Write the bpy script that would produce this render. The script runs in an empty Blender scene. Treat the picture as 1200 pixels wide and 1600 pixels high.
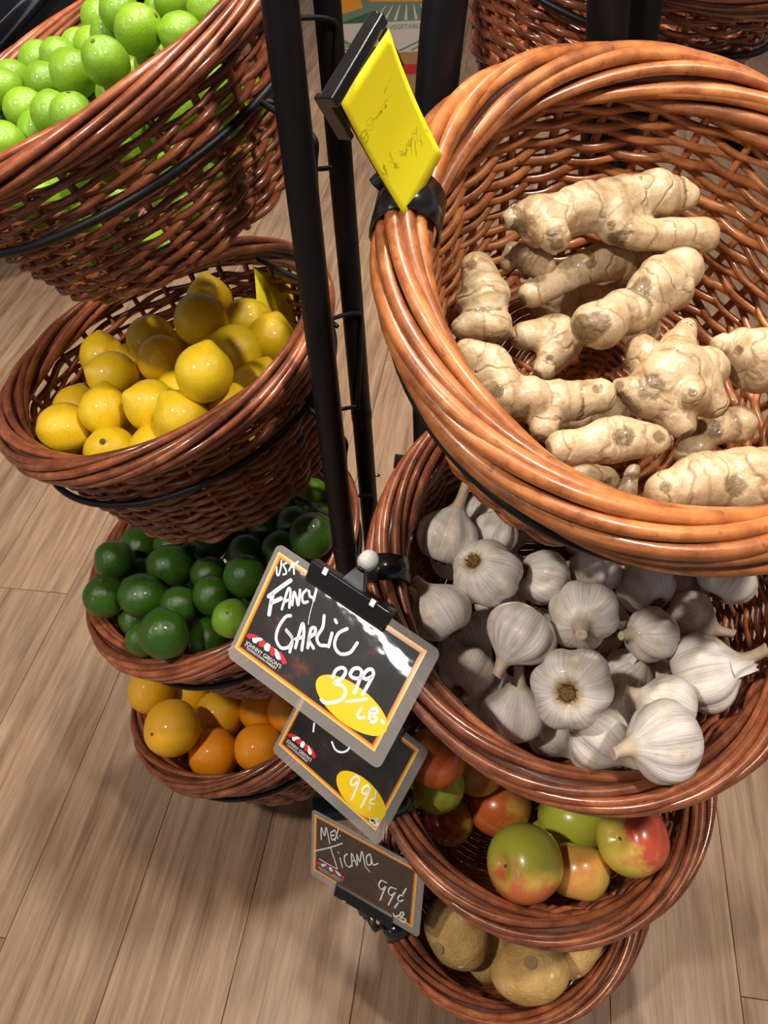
import bpy, bmesh, math, random
import numpy as np
from mathutils import Vector, Matrix, Quaternion

# ------------------------------------------------------------------ camera, light, exposure
SC = bpy.context.scene
COL = SC.collection
rng = np.random.default_rng(7)
random.seed(7)
HC = 1.42                                   # camera height over the floor
F = 1323.425                                # focal length in pixels of the 1200x1600 frame
CM = np.array([[0.99787338, -0.04667129, -0.04550288],
               [0.06518221, 0.71448991, 0.69660279],
               [0.0, 0.69808736, -0.7160126]])       # rows: right, up, forward
CAM = np.array([0.0, 0.0, HC])
cd = bpy.data.cameras.new('camera'); co = bpy.data.objects.new('camera', cd); COL.objects.link(co)
cd.sensor_fit = 'VERTICAL'; cd.sensor_height = 32.0; cd.lens = F / 1600 * 32.0
cd.clip_start = 0.02; cd.clip_end = 100
mw = Matrix.Identity(4)
for i in range(3):
    mw[i][0] = CM[0][i]; mw[i][1] = CM[1][i]; mw[i][2] = -CM[2][i]; mw[i][3] = CAM[i]
co.matrix_world = mw
SC.camera = co

W = bpy.data.worlds.new('world'); SC.world = W; W.use_nodes = True
W.node_tree.nodes['Background'].inputs[0].default_value = (0.86, 0.88, 1.0, 1)
W.node_tree.nodes['Background'].inputs[1].default_value = 0.36

def spot(name, loc, target, power, color=(1, 0.9, 0.78), angle=75, blend=0.6, radius=0.07):
    l = bpy.data.lights.new(name, 'SPOT'); l.energy = power; l.color = color
    l.spot_size = math.radians(angle); l.spot_blend = blend; l.shadow_soft_size = radius
    o = bpy.data.objects.new(name, l); COL.objects.link(o); o.location = loc
    o.rotation_euler = (Vector(target) - Vector(loc)).to_track_quat('-Z', 'Y').to_euler()
    return o
spot('ceiling_spot', (0.06, 0.82, 3.1), (-0.12, 0.80, 0), 165)
spot('ceiling_spot', (0.50, 1.55, 3.1), (0.0, 0.75, 0.7), 130)
spot('ceiling_spot', (0.85, -0.15, 3.1), (0.25, 0.5, 0.9), 165)
spot('ceiling_spot', (-1.25, -0.35, 3.1), (-0.2, 0.7, 0.8), 185)
spot('ceiling_spot', (0.9, 2.6, 3.1), (0.8, 2.6, 0), 130)
spot('ceiling_spot', (-1.2, 2.8, 3.1), (-0.9, 2.8, 0), 140)
spot('ceiling_spot', (0.1, 4.4, 3.1), (0.1, 4.2, 0), 160)

al = bpy.data.lights.new('ceiling_strip_light', 'AREA'); al.shape = 'RECTANGLE'; al.size = 0.22; al.size_y = 2.2; al.energy = 70; al.color = (1, 0.96, 0.92)
ao = bpy.data.objects.new('ceiling_strip_light', al); COL.objects.link(ao); ao.location = (-5.6, -3.4, 3.2)
vs = SC.view_settings
vs.view_transform = 'Standard'; vs.look = 'None'; vs.exposure = 0.0; vs.gamma = 1.0; vs.use_curve_mapping = False

# ------------------------------------------------------------------ helpers
def ray(x, y):
    return np.array([(x - 600) / F, -(y - 800) / F, 1.0]) @ CM
def at_depth(x, y, d):
    return CAM + ray(x, y) * d
def depth_of(P):
    return float(CM[2] @ (np.asarray(P) - CAM))
def project(P):
    q = CM @ (np.asarray(P, float) - CAM)
    return np.array([600 + F * q[0] / q[2], 800 - F * q[1] / q[2]])
def hit_plane(x, y, p0, n):
    r = ray(x, y)
    return CAM + r * (np.dot(np.asarray(p0) - CAM, n) / np.dot(r, n))
def cam_dir(ax, ay, az):
    v = ax * CM[0] + ay * CM[1] - az * CM[2]
    return v / np.linalg.norm(v)

def me_from(name, verts, faces, smooth=True):
    m = bpy.data.meshes.new(name)
    m.from_pydata([tuple(map(float, v)) for v in verts], [], [tuple(int(i) for i in f) for f in faces])
    if smooth:
        m.polygons.foreach_set('use_smooth', [True] * len(m.polygons))
    m.update()
    return m
def link(name, mesh, mat=None, parent=None, loc=None, rot=None, scale=None):
    o = bpy.data.objects.new(name, mesh); COL.objects.link(o)
    if mat is not None and mesh is not None and len(mesh.materials) == 0:
        mesh.materials.append(mat)
    if parent is not None: o.parent = parent
    if loc is not None: o.location = tuple(loc)
    if rot is not None:
        if isinstance(rot, Quaternion): o.rotation_mode = 'QUATERNION'; o.rotation_quaternion = rot
        else: o.rotation_euler = rot
    if scale is not None: o.scale = (scale,) * 3 if np.isscalar(scale) else scale
    return o
def tag(o, label, cat, group=None, kind=None):
    o['label'] = label; o['category'] = cat
    if group: o['group'] = group
    if kind: o['kind'] = kind
    return o
def structure(o):
    o['kind'] = 'structure'; return o

def tube(pts, rad, sides=8, closed=False, caps=True):
    P = np.asarray(pts, float); n = len(P)
    R = np.full(n, rad, float) if np.isscalar(rad) else np.asarray(rad, float)
    if closed: T = np.roll(P, -1, 0) - np.roll(P, 1, 0)
    else: T = np.gradient(P, axis=0)
    T /= np.linalg.norm(T, axis=1)[:, None] + 1e-12
    up = np.array([0, 0, 1.0])
    if abs(T[0] @ up) > 0.9: up = np.array([1.0, 0, 0])
    N = np.zeros_like(P)
    v = up - (up @ T[0]) * T[0]; N[0] = v / np.linalg.norm(v)
    for i in range(1, n):
        v = N[i - 1] - (N[i - 1] @ T[i]) * T[i]; N[i] = v / np.linalg.norm(v)
    B = np.cross(T, N)
    a = np.linspace(0, 2 * np.pi, sides, endpoint=False)
    V = (P[:, None, :] + R[:, None, None] * (np.cos(a)[None, :, None] * N[:, None, :] + np.sin(a)[None, :, None] * B[:, None, :])).reshape(-1, 3)
    Fc = []
    m = n if closed else n - 1
    for i in range(m):
        j = (i + 1) % n
        for k in range(sides):
            l = (k + 1) % sides
            Fc.append((i * sides + k, i * sides + l, j * sides + l, j * sides + k))
    if not closed and caps:
        Fc.append(tuple(range(sides))[::-1]); Fc.append(tuple((n - 1) * sides + k for k in range(sides)))
    return V, Fc
def merge(parts):
    V, Fc, o = [], [], 0
    for v, f in parts:
        V.append(np.asarray(v)); Fc += [tuple(i + o for i in q) for q in f]; o += len(v)
    return np.concatenate(V), Fc
def box(c, s):
    c = np.asarray(c, float); s = np.asarray(s, float) / 2
    V = [c + s * np.array([a, b, d]) for a in (-1, 1) for b in (-1, 1) for d in (-1, 1)]
    return V, [(0, 1, 3, 2), (4, 6, 7, 5), (0, 4, 5, 1), (2, 3, 7, 6), (0, 2, 6, 4), (1, 5, 7, 3)]
def bevel_mesh(m, w, seg=2):
    bm = bmesh.new(); bm.from_mesh(m)
    bmesh.ops.bevel(bm, geom=list(bm.edges), offset=w, segments=seg, affect='EDGES', profile=0.5)
    bm.to_mesh(m); bm.free(); return m
def bezier(pts, n=40):
    """Catmull-Rom through the points."""
    P = np.asarray(pts, float)
    if len(P) < 3: return np.array([P[0] + (P[-1] - P[0]) * t for t in np.linspace(0, 1, max(4, n // 6))])
    Q = np.vstack([2 * P[0] - P[1], P, 2 * P[-1] - P[-2]])
    out = []
    k = max(3, n // (len(P) - 1))
    for i in range(1, len(Q) - 2):
        for t in np.linspace(0, 1, k, endpoint=False):
            a, b, c, d = Q[i - 1], Q[i], Q[i + 1], Q[i + 2]
            out.append(0.5 * (2 * b + (c - a) * t + (2 * a - 5 * b + 4 * c - d) * t * t + (3 * b - a - 3 * c + d) * t ** 3))
    out.append(P[-1]); return np.array(out)
def revolve(prof, n=32):
    """prof: list of (r,z) from bottom to top; poles closed where r==0."""
    V, Fc = [], []; rows = []
    for r, z in prof:
        if r < 1e-7: rows.append([len(V)]); V.append((0, 0, z))
        else:
            rows.append(list(range(len(V), len(V) + n)))
            V += [(r * math.cos(2 * math.pi * k / n), r * math.sin(2 * math.pi * k / n), z) for k in range(n)]
    for a, b in zip(rows[:-1], rows[1:]):
        for k in range(n):
            l = (k + 1) % n
            if len(a) == 1: Fc.append((a[0], b[l], b[k]))
            elif len(b) == 1: Fc.append((a[k], a[l], b[0]))
            else: Fc.append((a[k], a[l], b[l], b[k]))
    return np.array(V, float), Fc

# ------------------------------------------------------------------ materials
def mat(name, base=(0.5, 0.5, 0.5), rough=0.5, metal=0.0, coat=0.0, spec=0.5, sss=0.0):
    m = bpy.data.materials.new(name); m.use_nodes = True
    b = m.node_tree.nodes['Principled BSDF']
    b.inputs['Base Color'].default_value = (*base, 1); b.inputs['Roughness'].default_value = rough
    b.inputs['Metallic'].default_value = metal; b.inputs['Coat Weight'].default_value = coat
    b.inputs['Coat Roughness'].default_value = 0.12
    b.inputs['Specular IOR Level'].default_value = spec
    if sss:
        b.inputs['Subsurface Weight'].default_value = sss
        b.inputs['Subsurface Radius'].default_value = (1.0, 0.8, 0.5); b.inputs['Subsurface Scale'].default_value = 0.006
    return m
class NT:
    def __init__(s, m): s.m = m; s.t = m.node_tree; s.b = s.t.nodes['Principled BSDF']
    def n(s, t, **k):
        x = s.t.nodes.new(t)
        for a, v in k.items():
            if a == 'op': x.operation = v
            else: setattr(x, a, v)
        return x
    def l(s, a, b): s.t.links.new(a, b)
    def coord(s, scale=(1, 1, 1), randomise=True):
        c = s.n('ShaderNodeTexCoord'); mp = s.n('ShaderNodeMapping'); mp.inputs['Scale'].default_value = scale
        if randomise:
            oi = s.n('ShaderNodeObjectInfo'); ma = s.n('ShaderNodeMath', op='MULTIPLY'); ma.inputs[1].default_value = 37.0
            s.l(oi.outputs['Random'], ma.inputs[0])
            cb = s.n('ShaderNodeCombineXYZ')
            for i in range(3): s.l(ma.outputs[0], cb.inputs[i])
            s.l(cb.outputs[0], mp.inputs['Location'])
        s.l(c.outputs['Object'], mp.inputs['Vector']); return mp.outputs[0]
    def noise(s, vec, scale, detail=4, rough=0.55, dist=0.0):
        x = s.n('ShaderNodeTexNoise'); x.inputs['Scale'].default_value = scale; x.inputs['Detail'].default_value = detail
        x.inputs['Roughness'].default_value = rough; x.inputs['Distortion'].default_value = dist
        if vec is not None: s.l(vec, x.inputs['Vector'])
        return x.outputs['Fac']
    def ramp(s, fac, stops):
        x = s.n('ShaderNodeValToRGB'); e = x.color_ramp.elements
        while len(e) < len(stops): e.new(0.5)
        for el, (p, c) in zip(e, stops): el.position = p; el.color = (*c, 1) if len(c) == 3 else c
        s.l(fac, x.inputs[0]); return x.outputs[0]
    def mix(s, fac, a, b, mode='MIX'):
        x = s.n('ShaderNodeMix'); x.data_type = 'RGBA'; x.blend_type = mode
        for sock, v in ((x.inputs[0], fac), (x.inputs[6], a), (x.inputs[7], b)):
            if isinstance(v, (int, float)): sock.default_value = v
            elif isinstance(v, tuple): sock.default_value = (*v, 1)
            else: s.l(v, sock)
        return x.outputs[2]
    def math(s, op, a, b=None, c=None):
        x = s.n('ShaderNodeMath', op=op)
        for i, v in enumerate((a, b, c)):
            if v is None: continue
            if isinstance(v, (int, float)): x.inputs[i].default_value = v
            else: s.l(v, x.inputs[i])
        return x.outputs[0]
    def color(s, o): s.l(o, s.b.inputs['Base Color'])
    def rand(s): return s.n('ShaderNodeObjectInfo').outputs['Random']
    def attr(s, name): x = s.n('ShaderNodeAttribute'); x.attribute_name = name; return x.outputs['Fac']
    def bump(s, h, strength=0.3, dist=0.002):
        x = s.n('ShaderNodeBump'); x.inputs['Strength'].default_value = strength; x.inputs['Distance'].default_value = dist
        s.l(h, x.inputs['Height']); s.l(x.outputs[0], s.b.inputs['Normal'])

def wicker_mat(name, dark, mid, light, rough=0.36):
    m = mat(name, mid, rough, coat=0.35); t = NT(m)
    v = t.coord()
    n1 = t.noise(v, 38, 4, 0.6); n2 = t.noise(v, 160, 3, 0.6)
    c = t.ramp(n1, [(0.30, dark), (0.52, mid), (0.74, light)])
    r = t.ramp(t.rand(), [(0.0, (0.62, 0.58, 0.55)), (0.5, (1, 1, 1)), (1.0, (1.25, 1.2, 1.1))])
    c = t.mix(0.8, c, r, 'MULTIPLY')
    sp = t.ramp(n2, [(0.30, (0.25, 0.2, 0.18)), (0.38, (1, 1, 1))])
    c = t.mix(0.55, c, sp, 'MULTIPLY'); t.color(c)
    t.bump(n2, 0.25, 0.001)
    return m
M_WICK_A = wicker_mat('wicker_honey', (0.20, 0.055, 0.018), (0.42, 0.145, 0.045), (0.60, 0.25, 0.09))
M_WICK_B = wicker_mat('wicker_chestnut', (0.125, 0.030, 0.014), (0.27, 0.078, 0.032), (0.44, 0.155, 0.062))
M_WICK_IN = wicker_mat('wicker_core', (0.05, 0.015, 0.008), (0.10, 0.03, 0.015), (0.16, 0.05, 0.025), 0.6)
M_BLACK = mat('black_enamel', (0.006, 0.006, 0.008), 0.45, spec=0.3)
M_PLASTIC = mat('black_plastic', (0.010, 0.010, 0.011), 0.22, coat=0.4)
M_STEEL = mat('bright_steel', (0.75, 0.73, 0.70), 0.22, metal=1.0)
M_WHITEP = mat('white_plastic', (0.80, 0.80, 0.78), 0.35)

def citrus_mat(name, a, b, c, rough=0.33, bump=0.25, pore=420):
    m = mat(name, b, rough, coat=0.25, sss=0.08); t = NT(m); v = t.coord()
    n = t.noise(v, 22, 3, 0.5)
    cc = t.ramp(n, [(0.28, a), (0.5, b), (0.75, c)])
    rr = t.ramp(t.rand(), [(0.0, (0.86, 0.90, 0.9)), (0.5, (1, 1, 1)), (1.0, (1.12, 1.05, 1.0))])
    t.color(t.mix(1.0, cc, rr, 'MULTIPLY'))
    t.bump(t.noise(v, pore, 2, 0.5), bump, 0.0008)
    return m
M_LIME = citrus_mat('lime_skin', (0.11, 0.28, 0.012), (0.20, 0.40, 0.018), (0.34, 0.50, 0.03), 0.28)
M_LEMON = citrus_mat('lemon_skin', (0.74, 0.47, 0.008), (0.86, 0.57, 0.010), (0.90, 0.68, 0.03), 0.34)
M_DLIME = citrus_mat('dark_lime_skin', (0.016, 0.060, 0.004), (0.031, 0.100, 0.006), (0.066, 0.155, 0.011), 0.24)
M_LLIME = citrus_mat('pale_lime_skin', (0.09, 0.25, 0.012), (0.17, 0.34, 0.02), (0.27, 0.42, 0.03), 0.28)
M_ORANGE = citrus_mat('orange_skin', (0.86, 0.26, 0.003), (0.94, 0.33, 0.003), (0.95, 0.42, 0.008), 0.36, 0.4, 330)
M_ORANGEY = citrus_mat('orange_skin_yellowish', (0.94, 0.36, 0.003), (0.92, 0.48, 0.006), (0.80, 0.58, 0.03), 0.36, 0.4, 330)
M_BUTTON = mat('dry_stem', (0.13, 0.075, 0.03), 0.8)

# ------------------------------------------------------------------ floor
floor_mat = mat('wood_floor', (0.5, 0.36, 0.24), 0.42, spec=0.35); t = NT(floor_mat)
c0 = t.coord((1, 1, 1))
mp = t.n('ShaderNodeMapping'); mp.inputs['Scale'].default_value = (1.0, 14.0, 1.0); t.l(c0, mp.inputs[0])
g1 = t.noise(mp.outputs[0], 3.2, 7, 0.62, 0.6)
mp2 = t.n('ShaderNodeMapping'); mp2.inputs['Scale'].default_value = (2.0, 60.0, 1.0); t.l(c0, mp2.inputs[0])
g2 = t.noise(mp2.outputs[0], 5.0, 4, 0.6, 0.2)
g3 = t.noise(c0, 2.2, 3, 0.5)
cc = t.ramp(g1, [(0.30, (0.185, 0.110, 0.066)), (0.46, (0.30, 0.193, 0.122)), (0.62, (0.385, 0.26, 0.174)), (0.78, (0.46, 0.33, 0.23))])
cc = t.mix(0.5, cc, t.ramp(g2, [(0.30, (0.62, 0.55, 0.5)), (0.55, (1, 1, 1)), (0.8, (1.15, 1.15, 1.15))]), 'MULTIPLY')
cc = t.mix(0.35, cc, t.ramp(g3, [(0.35, (0.80, 0.78, 0.78)), (0.65, (1.1, 1.08, 1.05))]), 'MULTIPLY')
cc = t.mix(0.6, cc, t.ramp(t.rand(), [(0, (0.86, 0.85, 0.85)), (1, (1.1, 1.1, 1.1))]), 'MULTIPLY')
t.color(cc); t.bump(g2, 0.15, 0.001)
groove_mat = mat('floor_joint', (0.16, 0.10, 0.06), 0.7)
PAZ = 0.195294
V, Fc = box((0, 0, 0), (26, 26, 0.05)); fl = structure(link('floor', me_from('floor', V, Fc, False), groove_mat, loc=(0, 4, -0.029)))
M_CEIL = mat('ceiling_paint', (0.78, 0.77, 0.74), 0.8)
V, Fc = box((0, 0, 0), (26, 26, 0.05)); structure(link('ceiling', me_from('ceiling', V, Fc, False), M_CEIL, loc=(0, 4, 3.4)))
PW, PL = 0.1895, 1.22
V, Fc = box((0, 0, 0), (PL - 0.0012, PW - 0.0011, 0.004)); plank_me = me_from('plank', V, Fc, False); bevel_mesh(plank_me, 0.0006, 1)
ud = np.array([math.sin(PAZ), math.cos(PAZ), 0]); vd = np.array([math.cos(PAZ), -math.sin(PAZ), 0])
for row in range(-20, 17):
    v0 = -0.353 + (row + 0.5) * PW
    off = (row * 0.437) % 1.0
    for k in range(8):
        P = vd * v0 + ud * ((k + off - 0.9) * PL)
        o = link('plank', plank_me, floor_mat, fl, rot=(0, 0, math.atan2(ud[1], ud[0])))
        o.matrix_parent_inverse = fl.matrix_world.inverted()
        o.location = (P[0], P[1] - 4, -0.002 + 0.029)

# ------------------------------------------------------------------ wicker baskets
class Frame:
    """rim centre, normal n, outward x, y"""
    def __init__(s, c, az, tilt):
        s.c = np.asarray(c, float) + CAM
        s.n = np.array([math.sin(tilt) * math.cos(az), math.sin(tilt) * math.sin(az), math.cos(tilt)])
        s.y = np.array([-math.sin(az), math.cos(az), 0.0]); s.x = np.cross(s.y, s.n)
        s.mat = Matrix(((s.x[0], s.y[0], s.n[0]), (s.x[1], s.y[1], s.n[1]), (s.x[2], s.y[2], s.n[2])))
    def w(s, p): p = np.asarray(p, float); return s.c + p[..., 0:1] * s.x + p[..., 1:2] * s.y + p[..., 2:3] * s.n
    def l(s, P): d = np.asarray(P) - s.c; return np.array([d @ s.x, d @ s.y, d @ s.n])
RB = [Frame((0.2031, 0.4840, -0.2895), -1.1952, 0.4494), Frame((0.1807, 0.4652, -0.5688), -1.2393, 0.3834),
      Frame((0.1659, 0.4582, -0.8571), -1.0000, 0.3860), Frame((0.1501, 0.4472, -1.1488), -1.0700, 0.4900)]
LB = [Frame((-0.2353, 0.7904, -0.2335), 3.2096, 0.3703), Frame((-0.2309, 0.7825, -0.5178), 3.1402, 0.2682),
      Frame((-0.2231, 0.7612, -0.8184), 3.2213, 0.3190), Frame((-0.2335, 0.7511, -1.1044), 3.0631, 0.3014)]
DEPTH = 0.182
def body_r(z):
    s = np.clip((-z - 0.02) / (DEPTH - 0.02), 0, 1.15)
    return 0.173 - 0.046 * s ** 1.35
NST = 28
RIMP = dict(A=(0.1805, 0.0145, 0.0185, -0.017, 0.0056), B=(0.182, 0.0132, 0.0132, -0.010, 0.0044))
def rim_rod(seed, key):
    rc, a_, b_, zc, r0 = RIMP[key]
    r_ = np.random.default_rng(seed); L = math.radians(176 + r_.uniform(-14, 14)); n = 56
    s = np.linspace(0, 1, n); th = s * L
    ph = np.radians(-88 + (312) * s + 3.0 * np.sin(s * 7 + seed))
    a = a_ + r_.uniform(-.0006, .001); b = b_ + r_.uniform(-.0008, .0012)
    rho = rc + a * np.cos(ph) + 0.002 * np.sin(ph); z = zc + b * np.sin(ph)
    tuck = np.clip(np.minimum(s, 1 - s) / 0.08, 0, 1)
    rho = rc + (rho - rc) * (0.55 + 0.45 * tuck)
    rr = (r0 + r_.uniform(-.0005, .0005)) * (0.55 + 0.45 * tuck) * (1.08 - 0.2 * s)
    rr = rr * (1 + 0.04 * np.sin(s * 40 + seed))
    return me_from('rim_rod', *tube(np.stack([rho * np.cos(th), rho * np.sin(th), z], 1), rr, 7))
RIM = {k: [] for k in 'AB'}
ROW_Z = np.linspace(-0.030, -DEPTH + 0.004, 22)
def weaver(i):
    r_ = np.random.default_rng(100 + i); n = NST * 6
    th = np.linspace(0, 2 * np.pi, n, endpoint=False)
    z0 = ROW_Z[i]; w = NST / 2
    thick = 0.0034 + r_.uniform(-0.0003, 0.0006) + (0.0008 if i >= 20 else 0)
    ph = w * th + (math.pi if i % 2 else 0)
    amp = 0.0040
    z = z0 + 0.0015 * np.sin(ph) + 0.0012 * np.sin(3 * th + r_.uniform(0, 6)) + 0.0008 * np.sin(7 * th + r_.uniform(0, 6))
    rho = body_r(z0) + amp * np.cos(ph) + 0.0006 * np.sin(5 * th + r_.uniform(0, 6))
    rr = thick * (1 + 0.16 * np.sin(2 * th + r_.uniform(0, 6)) + 0.08 * np.sin(9 * th + i))
    return me_from('weaver', *tube(np.stack([rho * np.cos(th), rho * np.sin(th), z], 1), rr, 6, closed=True))
def stake():
    z = np.linspace(-0.02, -DEPTH, 9); r = body_r(z)
    return me_from('stake', *tube(np.stack([r, 0 * r, z], 1), 0.0034, 6))
def base_mesh():
    parts = []
    zb = -DEPTH + 0.002
    for r in np.arange(0.012, 0.124, 0.0075):
        th = np.linspace(0, 2 * np.pi, 40, endpoint=False)
        parts.append(tube(np.stack([r * np.cos(th), r * np.sin(th), zb + 0.002 * np.sin(10 * th + r * 900)], 1), 0.0036, 5, closed=True))
    for k in range(10):
        a = math.pi * k / 10
        parts.append(tube([(-0.126 * math.cos(a), -0.126 * math.sin(a), zb), (0.126 * math.cos(a), 0.126 * math.sin(a), zb)], 0.0034, 6))
    return me_from('base', *merge(parts))
def rim_core(key):
    rc, a_, b_, zc, r0 = RIMP[key]
    th = np.linspace(0, 2 * np.pi, 64, endpoint=False); ph = np.linspace(0, 2 * np.pi, 10, endpoint=False)
    V, Fc = [], []
    for i, a in enumerate(th):
        for p in ph:
            rho = rc + (a_ - 0.003) * math.cos(p); V.append((rho * math.cos(a), rho * math.sin(a), zc + (b_ - 0.003) * math.sin(p)))
    for i in range(64):
        for k in range(10):
            Fc.append((i * 10 + k, ((i + 1) % 64) * 10 + k, ((i + 1) % 64) * 10 + (k + 1) % 10, i * 10 + (k + 1) % 10))
    return me_from('rim_core', V, Fc)
KIT = {}
for key, m in (('A', M_WICK_A), ('B', M_WICK_B)):
    kit = dict(rim=[rim_rod(s, key) for s in range(4)], weaver=[weaver(i) for i in range(len(ROW_Z))], stake=stake(), base=base_mesh(), core=rim_core(key))
    for v in kit.values():
        for me in (v if isinstance(v, list) else [v]): me.materials.append(m)
    kit['core'].materials.clear(); kit['core'].materials.append(M_WICK_IN)
    KIT[key] = kit
NRIMS = dict(A=20, B=18)
def basket(fr, key, label, seed, group='woven baskets on the display racks', zs=1.0):
    kit = KIT[key]; r_ = np.random.default_rng(seed)
    base = fr.c - fr.n * DEPTH * zs
    root = bpy.data.objects.new('wicker_basket', None); COL.objects.link(root); root.empty_display_size = 0.05
    root.location = tuple(base); root.rotation_euler = fr.mat.to_euler()
    root.scale = (1, 1, zs); tag(root, label, 'basket', group)
    NRIM = NRIMS[key]; off = (0, 0, DEPTH); a0 = r_.uniform(0, 6.28)
    for k in range(NRIM):
        link('rim_rod', kit['rim'][int(r_.integers(4))], None, root, off, (0, 0, a0 + 2 * math.pi * (k + r_.uniform(-.12, .12)) / NRIM))
    link('rim_core', kit['core'], None, root, off)
    sa = 2 * math.pi / NST
    for i in range(len(ROW_Z)):
        link('weaver', kit['weaver'][i], None, root, off, (0, 0, a0 + 2 * sa * int(r_.integers(0, NST // 2))))
    for k in range(NST): link('stake', kit['stake'], None, root, off, (0, 0, a0 + sa * k))
    link('base', kit['base'], None, root, off, (0, 0, a0))
    return root
RLAB = ['honey brown wicker basket holding ginger roots', 'brown wicker basket holding white garlic bulbs',
        'brown wicker basket holding red and green apples', 'brown wicker basket holding a few jicama roots, lowest in its column']
LLAB = ['brown wicker basket heaped with bright green limes', 'brown wicker basket filled with yellow lemons',
        'brown wicker basket heaped with dark green limes', 'reddish brown wicker basket holding oranges, lowest in its column']
for i in range(4):
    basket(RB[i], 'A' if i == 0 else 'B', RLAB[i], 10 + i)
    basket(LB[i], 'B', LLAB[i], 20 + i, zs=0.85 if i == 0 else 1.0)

# ------------------------------------------------------------------ racks
ZF = 0.0
def ring_parts(fr, zl=-0.064, R=None, tr=0.0038):
    R = float(body_r(zl)) + 0.0128 if R is None else R
    th = np.linspace(0, 2 * np.pi, 72, endpoint=False)
    P = fr.w(np.stack([R * np.cos(th), R * np.sin(th), 0 * th + zl], 1))
    return P, tr
rackL = bpy.data.objects.new('display_rack', None); COL.objects.link(rackL); rackL.location = (-0.035, 0.74, 0)
tag(rackL, 'black metal rack with two straight posts carrying the lime, lemon and orange baskets', 'rack')
rackR = bpy.data.objects.new('display_rack', None); COL.objects.link(rackR); rackR.location = (0.12, 0.68, 0)
tag(rackR, 'black metal rack with arched posts carrying the ginger, garlic, apple and jicama baskets', 'rack')
def rpart(root, name, geo, m=M_BLACK):
    V, Fc = geo; V = np.asarray(V) - np.array(root.location)
    return link(name, me_from(name, V, Fc), m, root)
def cyl_line(a, b, r, sides=20): return tube(np.array([np.array(a) + (np.array(b) - np.array(a)) * t for t in np.linspace(0, 1, 6)]), r, sides)
P1 = np.array([-0.0463, 0.630]); P2 = np.array([-0.0210, 0.860])
for p, top in ((P1, 1.66), (P2, 1.66)):
    rpart(rackL, 'pole', cyl_line((*p, 0.012), (*p, top), 0.0127))
    rpart(rackL, 'pole_collar', cyl_line((*p, HC - 0.705), (*p, HC - 0.69), 0.0134))
    rpart(rackL, 'pole_cap', cyl_line((*p, top), (*p, top + 0.012), 0.0140))
for p in (P1, P2):
    V, Fc = box((p[0] - 0.036, p[1] + (0.035 if p is P1 else 0.0), 0.008), (0.150, 0.038, 0.014)); o = rpart(rackL, 'base_foot', (V, Fc)); 
V, Fc = box((P1[0] + 0.012, 0.745, 0.008), (0.038, 0.20, 0.012)); rpart(rackL, 'base_bar', (V, Fc))
for i, fr in enumerate(LB):
    P, tr = ring_parts(fr); rpart(rackL, 'basket_ring', tube(P, tr, 8, closed=True))
    # wire hangers that hook the ring to both posts
    for p in (P1, P2):
        k = int(np.argmin(((P[:, :2] - p) ** 2).sum(1))); A = P[k]
        d = A[:2] - p; d /= np.linalg.norm(d); q = p + d * 0.0150
        side = np.array([-d[1], d[0]])
        for s in ((-1,) if p is P1 else (1,)):
            qs = p + side * s * 0.0145
            w1 = A[:2] + side * s * 0.018
            pts = [A + np.array([*(side * s * 0.03), 0.0]), np.array([*w1, A[2] + 0.004]), np.array([*qs, A[2] - 0.004]), np.array([*(qs), A[2] - 0.03]),
                   np.array([*(qs + d * 0.006), A[2] - 0.09]), np.array([*(qs + d * 0.012), A[2] - 0.135])]
            bot = fr.c - fr.n * (DEPTH + 0.004); bx = bot + np.array([*((p - bot[:2]) / np.linalg.norm(p - bot[:2]) * 0.118), 0.0])
            bx[2] = (fr.c - fr.n * (DEPTH + 0.004))[2] - ((bx[:2] - bot[:2]) @ fr.n[:2]) / fr.n[2]
            pts.append(0.5 * pts[-1] + 0.5 * np.array([*pts[-1][:2], bx[2]])); pts.append(np.array([*(pts[-1][:2] * .6 + bx[:2] * .4), bx[2] - 0.002])); pts.append(bx)
            rpart(rackL, 'hanger_wire', tube(bezier(pts, 48), 0.0026, 7))
b = at_depth(588, 742, 0.86 * 1.0)
zb = HC + (P2[1]) * (ray(588, 742)[2] / ray(588, 742)[1])
rpart(rackL, 'bolt', tube([(P2[0] + 0.008, P2[1], zb), (P2[0] + 0.019, P2[1] - 0.002, zb)], 0.0024, 8), M_STEEL)
P3 = np.array([0.050, 0.645]); P4 = np.array([0.203, 0.708])
mid = (P3 + P4) / 2; hd = (P4 - P3) / 2; hl = np.linalg.norm(hd)
arch = [np.array([*P3, 0.012]), np.array([*P3, 0.3]), np.array([*P3, 0.7]), np.array([*P3, 0.90])]
for a in np.linspace(0, 1, 13): arch.append(np.array([*(mid + hd * -math.cos(a * math.pi) ), 1.00 + 0.42 * math.sin(a * math.pi)]))
arch += [np.array([*P4, 0.90]), np.array([*P4, 0.7]), np.array([*P4, 0.3]), np.array([*P4, 0.012])]
rpart(rackR, 'arched_post', tube(bezier(arch, 150), 0.0158, 18))
for p in (P3, P4):
    V, Fc = box((p[0], p[1] + 0.02, 0.008), (0.04, 0.36, 0.014)); rpart(rackR, 'base_foot', (V, Fc))
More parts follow.
